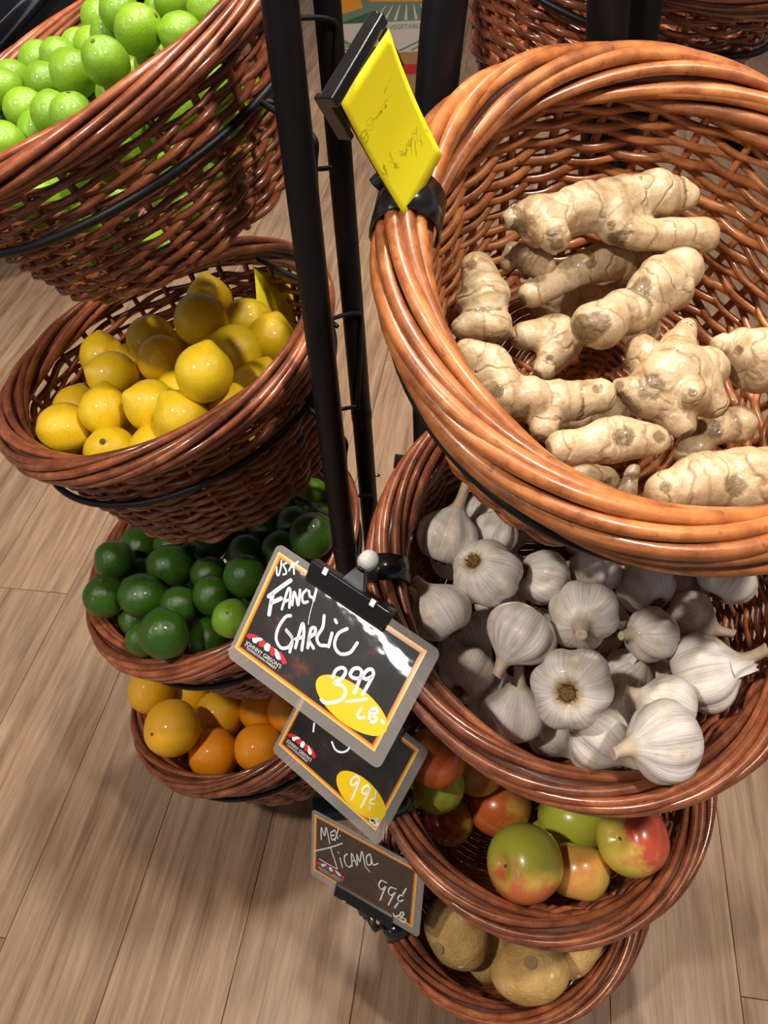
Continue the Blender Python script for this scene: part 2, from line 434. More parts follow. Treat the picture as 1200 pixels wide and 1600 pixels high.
for i, fr in enumerate(RB):
    P, tr = ring_parts(fr, -0.052, 0.186); rpart(rackR, 'basket_ring', tube(P, tr, 8, closed=True))
    for p in (P3, P4):
        k = int(np.argmin(((P[:, :2] - p) ** 2).sum(1))); A = P[k]
        rpart(rackR, 'hanger_arm', tube(bezier([A, np.array([*((A[:2] + p) / 2), A[2] - 0.004]), np.array([*p, A[2] - 0.02])], 10), 0.0045, 8))
        e = A[:2] - p; e /= np.linalg.norm(e); sd = np.array([-e[1], e[0]])
        if p is P3:
            rpart(rackR, 'clamp_knob', tube([np.array([*p, A[2] - 0.045]), np.array([*(p + np.array([-0.036, 0.004])), A[2] - 0.040])], 0.0078, 10), M_PLASTIC)
            rpart(rackR, 'clamp_screw', tube([np.array([*p, A[2] - 0.078]), np.array([*(p + np.array([-0.021, 0.002])), A[2] - 0.078])], 0.0060, 10), M_PLASTIC)

# ------------------------------------------------------------------ round produce
def round_mesh(kind, seed):
    r_ = np.random.default_rng(seed); n = 22; prof = []
    for k in range(n + 1):
        a = -math.pi / 2 + math.pi * k / n
        r, z = math.cos(a), math.sin(a)
        if kind == 'lemon':
            z *= 1.04; tip = math.exp(-((1 - math.sin(a)) / 0.035) ** 1.0) if a > 0 else 0
            z += 0.15 * tip; z -= 0.06 * (math.exp(-((1 + math.sin(a)) / 0.05)) if a < 0 else 0); r *= 1 - 0.05 * abs(math.sin(a))
        elif kind in ('lime', 'dlime'):
            z *= 1.05; z += (0.07 * math.exp(-((1 - math.sin(a)) / 0.03)) if a > 0 else 0)
        elif kind == 'orange':
            z *= 0.97; z -= (0.03 * math.exp(-((1 - math.sin(a)) / 0.02)) if a > 0 else 0)
        prof.append((max(r, 0) if 0 < k < n else 0, z))
    V, Fc = revolve(prof, 28)
    f1, f2 = r_.normal(0, 1, 3), r_.normal(0, 1, 3)
    V = V * (1 + 0.022 * np.sin(2.0 * V @ f1 + 1)[:, None] + 0.015 * np.sin(3.2 * V @ f2)[:, None])
    return me_from(kind, V, Fc)
btn_me = me_from('stem_button', *revolve([(0, -0.02), (0.10, -0.01), (0.115, 0.02), (0.07, 0.05), (0.045, 0.045), (0, 0.03)], 9)); btn_me.materials.append(M_BUTTON)
def mset(kind, m, n=3, base=0):
    out = [round_mesh(kind, base + i) for i in range(n)]
    for x in out: x.materials.append(m)
    return out
MESH = dict(lime=mset('lime', M_LIME, 3, 1), lemon=mset('lemon', M_LEMON, 4, 11), dlime=mset('dlime', M_DLIME, 3, 21),
            llime=mset('dlime', M_LLIME, 1, 25), orange=mset('orange', M_ORANGE, 3, 31), orangey=mset('orange', M_ORANGEY, 2, 35))
BTN_Z = dict(lime=-1.05, dlime=-1.05, llime=-1.05, lemon=-1.15, orange=-0.97, orangey=-0.97)

def settle(fr, items, h, lo, hi, iters=180, keep=0.75, wall=0.0105):
    """items: dicts x,y,r(px),lift(m). Returns world centres and radii; every item keeps (about) its sight line."""
    pos, rad, rays = [], [], []
    for it in items:
        p0 = fr.c + fr.n * (h + it.get('lift', 0))
        P = hit_plane(it['x'], it['y'], p0, fr.n); d = depth_of(P)
        r = float(np.clip(it['r'] * d / F, lo, hi))
        rr = ray(it['x'], it['y']); best = None
        for dd in np.linspace(-0.10, 0.10, 81):
            Q = CAM + rr * (d + dd); l = fr.l(Q)
            viol = max(0.0, math.hypot(l[0], l[1]) + r - (float(body_r(min(l[2], -0.02))) - wall)) if l[2] < 0.03 else 0.0
            viol += max(0.0, -l[2] + r - (DEPTH - 0.006))
            sc = viol * 6 + abs(dd)
            if best is None or sc < best[0]: best = (sc, Q)
        pos.append(best[1]); rad.append(r); rays.append(rr / np.linalg.norm(rr))
    pos = np.array(pos); rad = np.array(rad); rays = np.array(rays); home = pos.copy()
    for _ in range(iters):
        mv = np.zeros_like(pos)
        for i in range(len(pos)):
            for j in range(i):
                dv = pos[i] - pos[j]; dist = np.linalg.norm(dv); ov = 0.97 * (rad[i] + rad[j]) - dist
                if ov > 0:
                    if dist < 1e-6: dv = np.array([0, 0, 1.0]); dist = 1
                    u = dv / dist
                    # favour sliding along the sight lines
                    s = np.sign((pos[i] - pos[j]) @ rays[i]) or 1.0
                    u = u * 0.6 + rays[i] * s * 0.6
                    mv[i] += 0.28 * ov * u; mv[j] -= 0.28 * ov * u
        pos += mv
        off = pos - home; along = (off * rays).sum(1)[:, None] * rays
        pos = home + np.clip(along, -0.06, 0.06) + (off - along) * keep
        for i in range(len(pos)):
            l = fr.l(pos[i])
            lim = float(body_r(min(l[2], -0.02))) - wall - rad[i]; rho = math.hypot(l[0], l[1])
            if l[2] < 0.02 and rho > lim:
                k = lim / rho; pos[i] += 0.55 * ((k - 1) * l[0] * fr.x + (k - 1) * l[1] * fr.y)
            if -l[2] + rad[i] > DEPTH - 0.006: pos[i] += fr.n * (-l[2] + rad[i] - DEPTH + 0.006)
    return pos, rad
def fillers(fr, pos, rad, r, n, top, seed):
    r_ = np.random.default_rng(seed); pts = [p for p in pos]; rs = list(rad); out = []
    for tr in range(4000):
        z = r_.uniform(-DEPTH + r + 0.006, top); lim = float(body_r(min(z, -0.02))) - 0.006 - r
        a = r_.uniform(0, 6.283); q = lim * math.sqrt(r_.uniform(0, 1))
        P = fr.w(np.array([[q * math.cos(a), q * math.sin(a), z]]))[0]
        if all(np.linalg.norm(P - p) > 0.95 * (r + s) for p, s in zip(pts, rs)):
            # must not come in front of a placed one
            out.append(P); pts.append(P); rs.append(r)
            if len(out) >= n: break
    return out
def put_round(name, kind, P, r, axis, label, cat, group, btn, seed):
    r_ = np.random.default_rng(seed); ms = MESH[kind]
    q = Vector(axis).to_track_quat('Z', 'Y') @ Quaternion((0, 0, 1), r_.uniform(0, 6.28))
    o = link(name, ms[int(r_.integers(len(ms)))], None, None, P, q, (r * r_.uniform(.97, 1.02), r * r_.uniform(.97, 1.02), r))
    tag(o, label, cat, group)
    if btn: link('stem_button', btn_me, None, o, (0, 0, BTN_Z[kind] + 0.02), (math.pi, 0, 0), 0.55 if kind in ('orange', 'orangey') else 1.0)
    return o
def I(x, y, r, lift=0.0, ax=None, btn=False, kind=None, label=None):
    return dict(x=x, y=y, r=r, lift=lift, ax=ax, btn=btn, kind=kind, label=label)
def pile(fr, name, kind, cat, items, h, lo, hi, lab_plain, lab_btn, group, fill, fill_r, fill_top, seed, lab_fill=None):
    pos, rad = settle(fr, items, h, lo, hi)
    r_ = np.random.default_rng(seed)
    for it, P, r in zip(items, pos, rad):
        if it['ax'] is not None: ax = cam_dir(*it['ax'])
        else:
            ax = r_.normal(0, 1, 3); 
            ax /= np.linalg.norm(ax)
            if not it['btn'] and (ax @ CM[2]) < -0.2 and kind != 'lemon': ax = -ax
        if it['btn']: ax = -ax
        lab = it['label'] or (lab_btn if it['btn'] else lab_plain)
        put_round(name, it['kind'] or kind, P, r, ax, lab, cat, group, it['btn'], int(r_.integers(1e6)))
    for P in fillers(fr, pos, rad, fill_r, fill, fill_top, seed + 5):
        ax = r_.normal(0, 1, 3)
        put_round(name, kind, P, fill_r, ax, lab_fill or lab_plain, cat, group, False, int(r_.integers(1e6)))

LIMES = [I(217, 47, 37, .030, (.85, .35, .5), True), I(166, 96, 37, .034, (-.25, .35, 1), True), I(255, 22, 30, .006), I(283, 54, 30, .012, (-.9, -.2, .4), label='bright lime resting on the rim beside the black post'),
    I(115, 116, 35, .020, (-.5, .8, .4), label='bright lime wedged beside the most central stemmed lime'), I(70, 130, 29, .004), I(59, 98, 26, -.004), I(93, 90, 26, .0), I(155, 31, 25, .0), I(185, 22, 26, .0, (.2, 1, .2)),
    I(170, 54, 26, .0), I(124, 70, 24, -.006), I(146, 70, 25, -.004), I(185, 146, 28, .006, (-.5, .2, .8), True), I(242, 102, 27, -.004, (-.7, .6, .4)),
    I(82, 178, 30, .010, (-.1, 1, .2)), I(114, 182, 30, .014, (.05, .75, .7), True), I(38, 170, 28, .008), I(5, 172, 27, .010), I(18, 124, 25, .0),
    I(4, 142, 26, .004), I(8, 224, 28, .012), I(325, 15, 32, .012, label='bright lime touching the rim farthest toward the post'), I(272, 2, 28, -.006), I(212, 108, 24, -.014), I(60, 206, 24, -.010), I(-30, 190, 28, .0), I(-28, 150, 28, .0)]
pile(LB[0], 'lime', 'lime', 'lime', LIMES, -0.034, 0.0175, 0.0235, 'bright green lime in the heap in the top basket, no stem end showing',
     'bright green lime with its brown stem end showing, in the top heap', 'bright limes in the top basket', 34, 0.020, -0.045, 1)
LEMONS = [I(314, 500, 43, .030, (.3, .2, -.9), label='large bright lemon at the top of the lemon heap, in front of the back wall'), I(327, 470, 36, .010, (-.1, .9, .3), label='lemon peeking up behind the topmost lemon of the heap'), I(385, 503, 34, .0, (.9, .3, .2), label='lemon lying against the small yellow note'), I(422, 530, 31, .0, (.3, .9, .2)), I(450, 542, 37, .016, (.5, .8, .1), label='lemon resting on the rim next to the black post'),
    I(367, 550, 44, .028, (-.9, .3, .2), label='large lemon with tip to the side, below the small yellow note'), I(320, 587, 43, .032, (.2, .9, .3), label='lemon standing with its tip up in the middle of the heap'), I(255, 562, 37, .020, (.6, -.5, .6), True), I(237, 532, 36, .006, (.9, -.1, .2), label='long lemon lying sideways behind the heap'),
    I(157, 556, 35, .004, (-.05, 1, .1), label='lemon with pointed tip up by the open basket wall'), I(176, 588, 38, .014, (-.75, .1, .65), label='lemon in front of the pointed one by the open wall'), I(164, 642, 40, .022, (.02, 1, .15), label='upright lemon with small tip above the stem scar lemon'), I(238, 636, 38, .022, (-.7, .3, .6)),
    I(99, 672, 42, .012, (.8, -.3, .3), label='lone lemon nearest the outer basket wall'), I(172, 708, 42, .020, (.05, .3, .95), True), I(286, 655, 39, .020, (-.5, .7, .3)), I(292, 684, 35, .010, (-.9, .2, .2)), I(243, 700, 31, .0),
    I(404, 602, 34, .012, (.3, .9, .2)), I(358, 640, 33, .004), I(208, 570, 31, -.012), I(226, 597, 32, -.014), I(283, 612, 32, -.012), I(214, 682, 33, -.010), I(376, 608, 30, -.012, (.1, 1, .2)), I(122, 640, 32, -.010), I(300, 545, 33, -.010)]
pile(LB[1], 'lemon', 'lemon', 'lemon', LEMONS, -0.030, 0.027, 0.033, 'yellow lemon piled in the basket under the bright limes', 'yellow lemon with its brown stem scar showing',
     'lemons in the basket', 12, 0.028, -0.085, 2)
DL = [I(219, 854, 33, .010), I(179, 876, 30, .0), I(165, 932, 32, .004, (.0, .8, .6), True), I(267, 885, 35, .014, (-.9, .2, .3)), I(223, 932, 37, .016, (-.6, .6, .4)), I(256, 990, 38, .020, (-.2, .9, .1)), I(226, 998, 28, -.004),
    I(328, 996, 33, .010), I(279, 946, 30, .002), I(331, 930, 31, .008), I(361, 966, 29, .014, (.0, .35, .9), True, 'llime', 'paler yellow green lime beside the garlic price sign'), I(383, 900, 33, .014), I(386, 866, 31, .004, (.1, .8, .6), True),
    I(320, 850, 34, .006), I(206, 974, 26, -.008), I(218, 896, 27, -.010), I(326, 896, 28, -.008), I(421, 822, 31, .0), I(487, 838, 34, .010), I(497, 812, 29, .0, None, False, 'llime', 'lighter green lime between the black posts and the dark limes'),
    I(491, 773, 28, -.004, None, False, 'llime', 'lighter green lime under the lemon basket, beside the black post'), I(460, 818, 27, -.010), I(268, 852, 28, -.008), I(440, 862, 32, .004)]
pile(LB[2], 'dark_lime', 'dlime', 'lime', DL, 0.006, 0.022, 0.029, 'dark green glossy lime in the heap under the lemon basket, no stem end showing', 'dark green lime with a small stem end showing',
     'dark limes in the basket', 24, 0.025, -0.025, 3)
OR = [I(269, 1138, 41, .010, (-.5, .0, .8), True, 'orangey', 'yellow tinged orange with stem end showing, against the basket side'), I(342, 1117, 39, .010, (-.7, -.2, .6), True, 'orangey', 'green tinged yellow orange in the middle of the basket'),
    I(331, 1182, 40, .016), I(406, 1169, 39, .014), I(410, 1108, 37, .004), I(292, 1083, 36, .0, None, False, 'orangey', 'light orange citrus under the dark lime basket'), I(236, 1079, 34, .0, None, False, 'orangey', 'light orange citrus at the rim under the dark lime basket'), I(455, 1112, 36, .0)]
pile(LB[3], 'orange', 'orange', 'orange', OR, -0.050, 0.034, 0.041, 'deep orange citrus fruit in the lowest basket', 'orange with stem end showing', 'oranges in the lowest basket', 4, 0.037, -0.11, 4)

# ------------------------------------------------------------------ apples
def apple_mat(name, green, red, bias, sc=1.1):
    m = mat(name, green, 0.3, coat=0.3, sss=0.05); t = NT(m); v = t.coord()
    c = t.n('ShaderNodeTexCoord'); sx = t.n('ShaderNodeSeparateXYZ'); t.l(c.outputs['Object'], sx.inputs[0])
    n = t.noise(v, 1.6, 3, 0.55); n2 = t.noise(v, 9, 4, 0.6)
    f = t.math('ADD', t.math('MULTIPLY', sx.outputs[0], 0.38 * sc), t.math('ADD', n, bias))
    f = t.math('ADD', f, t.math('MULTIPLY', t.math('SUBTRACT', n2, 0.5), 0.25))
    cc = t.ramp(f, [(0.42, green), (0.58, tuple(0.45 * np.array(green) + 0.55 * np.array((0.72, 0.38, 0.09)))), (0.78, red)])
    t.color(cc); return m
M_AP = [apple_mat('apple_green_blush', (0.43, 0.42, 0.05), (0.62, 0.17, 0.06), 0.04, 1.2), apple_mat('apple_yellow', (0.62, 0.47, 0.08), (0.68, 0.30, 0.08), 0.0, 0.7),
        apple_mat('apple_lime_green', (0.52, 0.58, 0.06), (0.60, 0.42, 0.07), -0.22, 0.6), apple_mat('apple_red_cheek', (0.60, 0.50, 0.07), (0.60, 0.095, 0.05), 0.0, 1.3),
        apple_mat('apple_orange_red', (0.60, 0.36, 0.06), (0.60, 0.13, 0.03), 0.14, 0.8)]
def apple_mesh(seed):
    n = 30; prof = []
    for k in range(n + 1):
        a = -math.pi / 2 + math.pi * k / n; s = math.sin(a)
        r = math.cos(a) ** 0.82 * (1 + 0.05 * s) ; z = 0.92 * s
        z -= 0.30 * math.exp(-(max(r, 0) / 0.30) ** 1.6) if s > 0 else 0
        z += 0.16 * math.exp(-(max(r, 0) / 0.28) ** 1.6) if s < 0 else 0
        prof.append((r if 0 < k < n else 0, z))
    V, Fc = revolve(prof, 32)
    th = np.arctan2(V[:, 1], V[:, 0]); V[:, :2] *= (1 + 0.018 * np.cos(5 * th + seed) * np.clip(-V[:, 2] + .3, 0, 1))[:, None]
    V[:, 2] += 0.05 * V[:, 0] * math.sin(seed)
    return me_from('apple', V, Fc)
stem_me = me_from('stem', *tube(bezier([(0, 0, 0.48), (0.01, 0, 0.56), (0.03, 0.02, 0.66)], 10), np.linspace(0.05, 0.065, 11)[:len(bezier([(0, 0, 0.48), (0.01, 0, 0.56), (0.03, 0.02, 0.66)], 10))], 7)); stem_me.materials.append(M_BUTTON)
APP = [dict(x=820, y=1355, r=59, lift=.022, ax=(-.85, .12, .5), m=0, bl=(-.45, -.7, .5), lab='large green apple with pinkish blush and stem hollow facing the signs'),
       dict(x=907, y=1370, r=47, lift=.004, ax=(.2, .9, -.3), m=1, bl=(-.3, -.2, .9), lab='golden yellow apple tucked behind the large blushed apple'),
       dict(x=897, y=1277, r=58, lift=.020, ax=(.1, .8, .3), m=2, bl=(.5, -.8, 0), lab='smooth yellow green apple partly under the garlic basket'),
       dict(x=990, y=1312, r=52, lift=.004, ax=(-.75, .25, .6), m=3, bl=(.85, .3, .4), lab='apple with a bright red cheek and dark stem hollow by the basket wall'),
       dict(x=778, y=1262, r=52, lift=.0, ax=(.4, .9, .1), m=4, bl=(-.8, .3, .4), lab='orange red apple with a yellow patch behind the large blushed apple'),
       dict(x=675, y=1186, r=46, lift=.016, ax=(.3, .9, .1), m=4, bl=(.3, 0, .9), lab='orange apple beside the corner of the 99 cent sign'),
       dict(x=682, y=1228, r=44, lift=.0, ax=(.2, .9, .2), m=2, bl=(-.5, .8, .2), lab='dull green apple directly below the orange apple by the signs'),
       dict(x=692, y=1290, r=42, lift=-.014, ax=(.2, .7, .5), m=3, bl=(-.5, 0, .8), lab='shaded dark red and yellow apple against the basket side'),
       dict(x=745, y=1205, r=42, lift=.0, ax=(.2, .9, .2), m=1, bl=(.2, 0, .9), lab='small yellow apple edge showing below the garlic rim')]
pos, rad = settle(RB[2], APP, -0.055, 0.030, 0.043)
for i, (a, P, r) in enumerate(zip(APP, pos, rad)):
    zz = cam_dir(*a['ax']); xx = cam_dir(*a['bl']); xx = xx - (xx @ zz) * zz; xx /= np.linalg.norm(xx); q = Matrix(np.stack([xx, np.cross(zz, xx), zz], 1).tolist()).to_quaternion()
    me = apple_mesh(i); me.materials.append(M_AP[a['m']])
    o = tag(link('apple', me, None, None, P, q, float(r)), a['lab'], 'apple', 'apples in the basket')
    link('stem', stem_me, None, o)
for i, P in enumerate(fillers(RB[2], pos, rad, 0.036, 6, -0.10, 77)):
    me = apple_mesh(20 + i); me.materials.append(M_AP[[4, 3, 0][i % 3]])
    o = tag(link('apple', me, None, None, P, Vector(rng.normal(0, 1, 3)).to_track_quat('Z', 'Y'), 0.036), 'apple low in the shaded bottom of the basket', 'apple', 'apples in the basket')
    link('stem', stem_me, None, o)

# ------------------------------------------------------------------ jicama
M_JIC = mat('jicama_skin', (0.5, 0.33, 0.15), 0.55, spec=0.35); t = NT(M_JIC); v = t.coord()
cc = t.ramp(t.noise(v, 1.8, 5, 0.6), [(0.3, (0.50, 0.28, 0.09)), (0.5, (0.66, 0.41, 0.145)), (0.72, (0.76, 0.53, 0.23))])
sp = t.ramp(t.noise(v, 14, 3, 0.6), [(0.28, (0.45, 0.40, 0.36)), (0.36, (1, 1, 1))]); t.color(t.mix(0.6, cc, sp, 'MULTIPLY')); t.bump(t.noise(v, 9, 5, 0.6), 0.35, 0.03)
M_SCAR = mat('dry_scar', (0.42, 0.26, 0.11), 0.85)
M_CUT = mat('pale_scrape', (0.72, 0.62, 0.45), 0.6)
def blob_mesh(name, seed, sc):
    V, Fc = revolve([(math.cos(-math.pi / 2 + math.pi * k / 24) if 0 < k < 24 else 0, math.sin(-math.pi / 2 + math.pi * k / 24)) for k in range(25)], 32)
    r_ = np.random.default_rng(seed)
    d = np.zeros(len(V))
    for k in range(6):
        f = r_.normal(0, 1.3 + 0.3 * k, 3); d += (0.045 / (1 + 0.5 * k)) * np.sin(V @ f + r_.uniform(0, 6))
    return me_from(name, V * (1 + d)[:, None] * np.array(sc), Fc)
scar_me = me_from('scar', *revolve([(0, 0.03), (0.10, 0.035), (0.15, 0.02), (0.18, 0.05), (0.20, 0.0), (0.19, -0.05), (0, -0.05)], 14)); scar_me.materials.append(M_SCAR)
nick_me = me_from('scrape', *revolve([(0, 0.012), (0.085, 0.010), (0.10, -0.02), (0, -0.03)], 5)); nick_me.materials.append(M_CUT)
JIC = [dict(x=711, y=1468, r=52, lift=.016, ax=(-.45, .9, .1), sc=(.86, .86, 1.15), sd=(-.75, -.1, .65), nk=(.05, -.75, .65), lab='tall oval jicama root with round scar, next to the clip on its sign'),
       dict(x=828, y=1519, r=50, lift=.022, ax=(1, .05, .1), sc=(.86, .86, 1.12), sd=(-.1, .75, .65), nk=(.55, .35, .75), lab='wide oval jicama root lying at the front of the lowest basket'),
       dict(x=764, y=1490, r=44, lift=-.012, ax=(.3, .9, .2), sc=(.9, .9, 1.05), sd=(.1, -.2, .9), nk=(0, .8, .5), lab='jicama root wedged between the two oval ones'),
       dict(x=790, y=1445, r=46, lift=.0, ax=(.9, .3, .2), sc=(.9, .9, 1.05), sd=(0, 0, -1), nk=(.2, -.5, .8), lab='jicama root mostly under the apple basket, behind the wide one'),
       dict(x=890, y=1478, r=46, lift=-.006, ax=(.7, .6, .2), sc=(.9, .9, 1.1), sd=(0, 0, -1), nk=(.2, -.6, .7), lab='jicama root showing a pale edge against the far basket wall')]
pos, rad = settle(RB[3], JIC, -0.085, 0.036, 0.046)
for i, (a, P, r) in enumerate(zip(JIC, pos, rad)):
    q = Vector(cam_dir(*a['ax'])).to_track_quat('Z', 'Y'); me = blob_mesh('jicama', 50 + i, a['sc']); me.materials.append(M_JIC)
    o = tag(link('jicama', me, None, None, P, q, float(r)), a['lab'], 'jicama', 'jicama roots')
    qi = q.inverted()
    for nm, mm, dd in (('scar', scar_me, a['sd']), ('scrape', nick_me, a['nk'])):
        d = qi @ Vector(cam_dir(*dd)); s = Vector(a['sc']); k = 1 / math.sqrt(sum((d[j] / s[j]) ** 2 for j in range(3)))
        nn = Vector([d[j] / s[j] ** 2 for j in range(3)]).normalized()
        # meet the real bumpy surface
        hit, loc, nrm, _ = o.data.id_data and (False, None, None, None) or (False, None, None, None)
        vv = np.array([v_.co for v_ in me.vertices]); dv = np.array(d); dn = vv / np.linalg.norm(vv, axis=1)[:, None]
        j = int((dn @ dv).argmax()); link(nm, mm, None, o, vv[j] * 0.995, nn.to_track_quat('Z', 'Y'))

# ------------------------------------------------------------------ garlic
M_GAR = mat('garlic_skin', (0.8, 0.76, 0.72), 0.42, coat=0.08, sss=0.15); t = NT(M_GAR)
u_ = t.attr('ang'); h_ = t.attr('hgt'); v = t.coord()
cb = t.n('ShaderNodeCombineXYZ'); t.l(t.math('MULTIPLY', u_, 9.0), cb.inputs[0]); t.l(t.math('MULTIPLY', h_, 0.9), cb.inputs[1]); t.l(t.math('MULTIPLY', t.rand(), 91.0), cb.inputs[2])
st = t.noise(cb.outputs[0], 2.2, 4, 0.6)
cc = t.ramp(st, [(0.30, (0.56, 0.49, 0.47)), (0.46, (0.76, 0.71, 0.67)), (0.62, (0.84, 0.81, 0.77))])
pt = t.ramp(t.noise(v, 1.3, 4, 0.6), [(0.30, (0.72, 0.60, 0.46)), (0.42, (0.93, 0.88, 0.82)), (0.52, (1, 0.985, 0.98))]); cc = t.mix(0.9, cc, pt, 'MULTIPLY')
rootm = t.ramp(t.math('ADD', h_, t.math('MULTIPLY', t.noise(v, 5, 4, 0.65), 0.22)), [(0.13, (0.42, 0.25, 0.10)), (0.18, (0.72, 0.55, 0.33)), (0.27, (1, 1, 1))])
cc = t.mix(1.0, cc, rootm, 'MULTIPLY')
tipm = t.ramp(t.math('ADD', h_, t.math('MULTIPLY', t.noise(v, 7, 3, 0.6), 0.1)), [(0.93, (1, 1, 1)), (1.02, (0.78, 0.68, 0.54))]); cc = t.mix(1.0, cc, tipm, 'MULTIPLY')
t.color(cc); t.bump(st, 0.3, 0.004)
M_ROOT = mat('garlic_root_hair', (0.20, 0.115, 0.045), 0.9)
M_PEEL = mat('garlic_peel', (0.80, 0.76, 0.70), 0.5, sss=0.2)
def garlic_mesh(seed, stemlen):
    r_ = np.random.default_rng(seed); n = 40; m = 54
    ctrl = np.array([(0, -0.70), (0.16, -0.73), (0.34, -0.80), (0.62, -0.74), (0.90, -0.42), (1.0, -0.02), (0.92, 0.34), (0.70, 0.62), (0.42, 0.84), (0.24, 1.02), (0.17, 1.25), (0.15, 1.25 + stemlen * 0.6), (0.16, 1.25 + stemlen), (0.09, 1.27 + stemlen), (0, 1.25 + stemlen)])
    p = bezier(ctrl, 56); p[:, 0] = np.maximum(p[:, 0], 0); p[0, 0] = 0; p[-1, 0] = 0
    V, Fc = revolve([tuple(x) for x in p], m)
    th = np.arctan2(V[:, 1], V[:, 0]); rr = np.hypot(V[:, 0], V[:, 1]); z = V[:, 2]
    nc = int(r_.integers(6, 10)); ph = r_.uniform(0, 6, 4)
    env = np.clip((z + 0.75) / 0.4, 0, 1) * np.clip((1.05 - z) / 0.5, 0, 1)
    lob = np.abs(np.sin(nc * (th + 0.12 * np.sin(2 * th + ph[0])) / 2 + ph[1] + 0.25 * z))
    k = 1 + env * (0.125 * (lob - 0.7) + 0.05 * np.cos(2 * th + ph[2]) + 0.03 * np.cos(3 * th + ph[3]))
    fine = 0.012 * np.sin(26 * th + 3 * z + ph[0]) * np.clip((z - 0.2) / 0.6, 0, 1)
    k = k + fine
    V[:, 0] *= k; V[:, 1] *= k
    bend = np.clip(z - 0.8, 0, 3) ** 1.5; V[:, 0] += 0.22 * bend * math.cos(ph[3]); V[:, 1] += 0.22 * bend * math.sin(ph[3])
    me = me_from('garlic', V, Fc)
    a = me.attributes.new('ang', 'FLOAT', 'POINT'); a.data.foreach_set('value', np.abs(th).astype(np.float32))
    h = me.attributes.new('hgt', 'FLOAT', 'POINT'); hv = np.clip((z + 0.80) / 1.9, 0, 1.2); 
    hv = np.where(z < 0, np.maximum(hv, 0.02 + 0.50 * np.clip(rr - 0.14, 0, 1)), hv); h.data.foreach_set('value', hv.astype(np.float32))
    me.materials.append(M_GAR); return me
def root_mesh(seed):
    r_ = np.random.default_rng(seed); parts = [revolve([(0, -0.82), (0.14, -0.83), (0.20, -0.79), (0.22, -0.70), (0, -0.68)], 12)]
    for k in range(46):
        a = r_.uniform(0, 6.28); q = 0.21 * math.sqrt(r_.uniform(0.02, 1)); l = r_.uniform(0.05, 0.15)
        p0 = np.array([q * math.cos(a), q * math.sin(a), -0.80]); p1 = p0 + np.array([r_.normal(0, .05) + .35 * l * math.cos(a), r_.normal(0, .05) + .35 * l * math.sin(a), -l])
        parts.append(tube([p0, (p0 + p1) / 2 + r_.normal(0, .01, 3), p1], [0.014, 0.011, 0.006], 4))
    me = me_from('root_tuft', *merge(parts)); me.materials.append(M_ROOT); return me
def peel_mesh(seed):
    r_ = np.random.default_rng(seed); n = 10; V, Fc = [], []
    a0 = r_.uniform(0, 6.28); ph = r_.uniform(0, 6)
    for s in range(2):
        for i in range(n + 1):
            for j in range(n + 1):
                u, w = i / n, j / n; th = a0 + (w - 0.5) * (0.9 - 0.4 * u); 
                r = 0.60 * (1 - u) + 0.34 * u + 0.20 * u * u + 0.03 * math.sin(9 * w + ph + 4 * u) - 0.012 * s; z = 0.72 + 0.62 * u - 0.10 * abs(w - 0.5) * u + 0.04 * math.sin(13 * w + ph) * u
                V.append((r * math.cos(th), r * math.sin(th), z))
    q = (n + 1) ** 2
    for i in range(n):
        for j in range(n):
            a, b, c, d = i * (n + 1) + j, i * (n + 1) + j + 1, (i + 1) * (n + 1) + j + 1, (i + 1) * (n + 1) + j
            Fc.append((a, b, c, d)); Fc.append((q + d, q + c, q + b, q + a))
    me = me_from('peel', V, Fc); me.materials.append(M_PEEL); return me
GAR_ME = [garlic_mesh(200 + i, [0.15, 0.35, 0.2, 0.9, 0.25, 0.45][i]) for i in range(6)]
ROOT_ME = [root_mesh(300 + i) for i in range(3)]; PEEL_ME = [peel_mesh(400 + i) for i in range(3)]
def G(x, y, r, lift, ax, v=0, peel=0, lab=None): return dict(x=x, y=y, r=r, lift=lift, ax=ax, v=v, peel=peel, lab=lab)
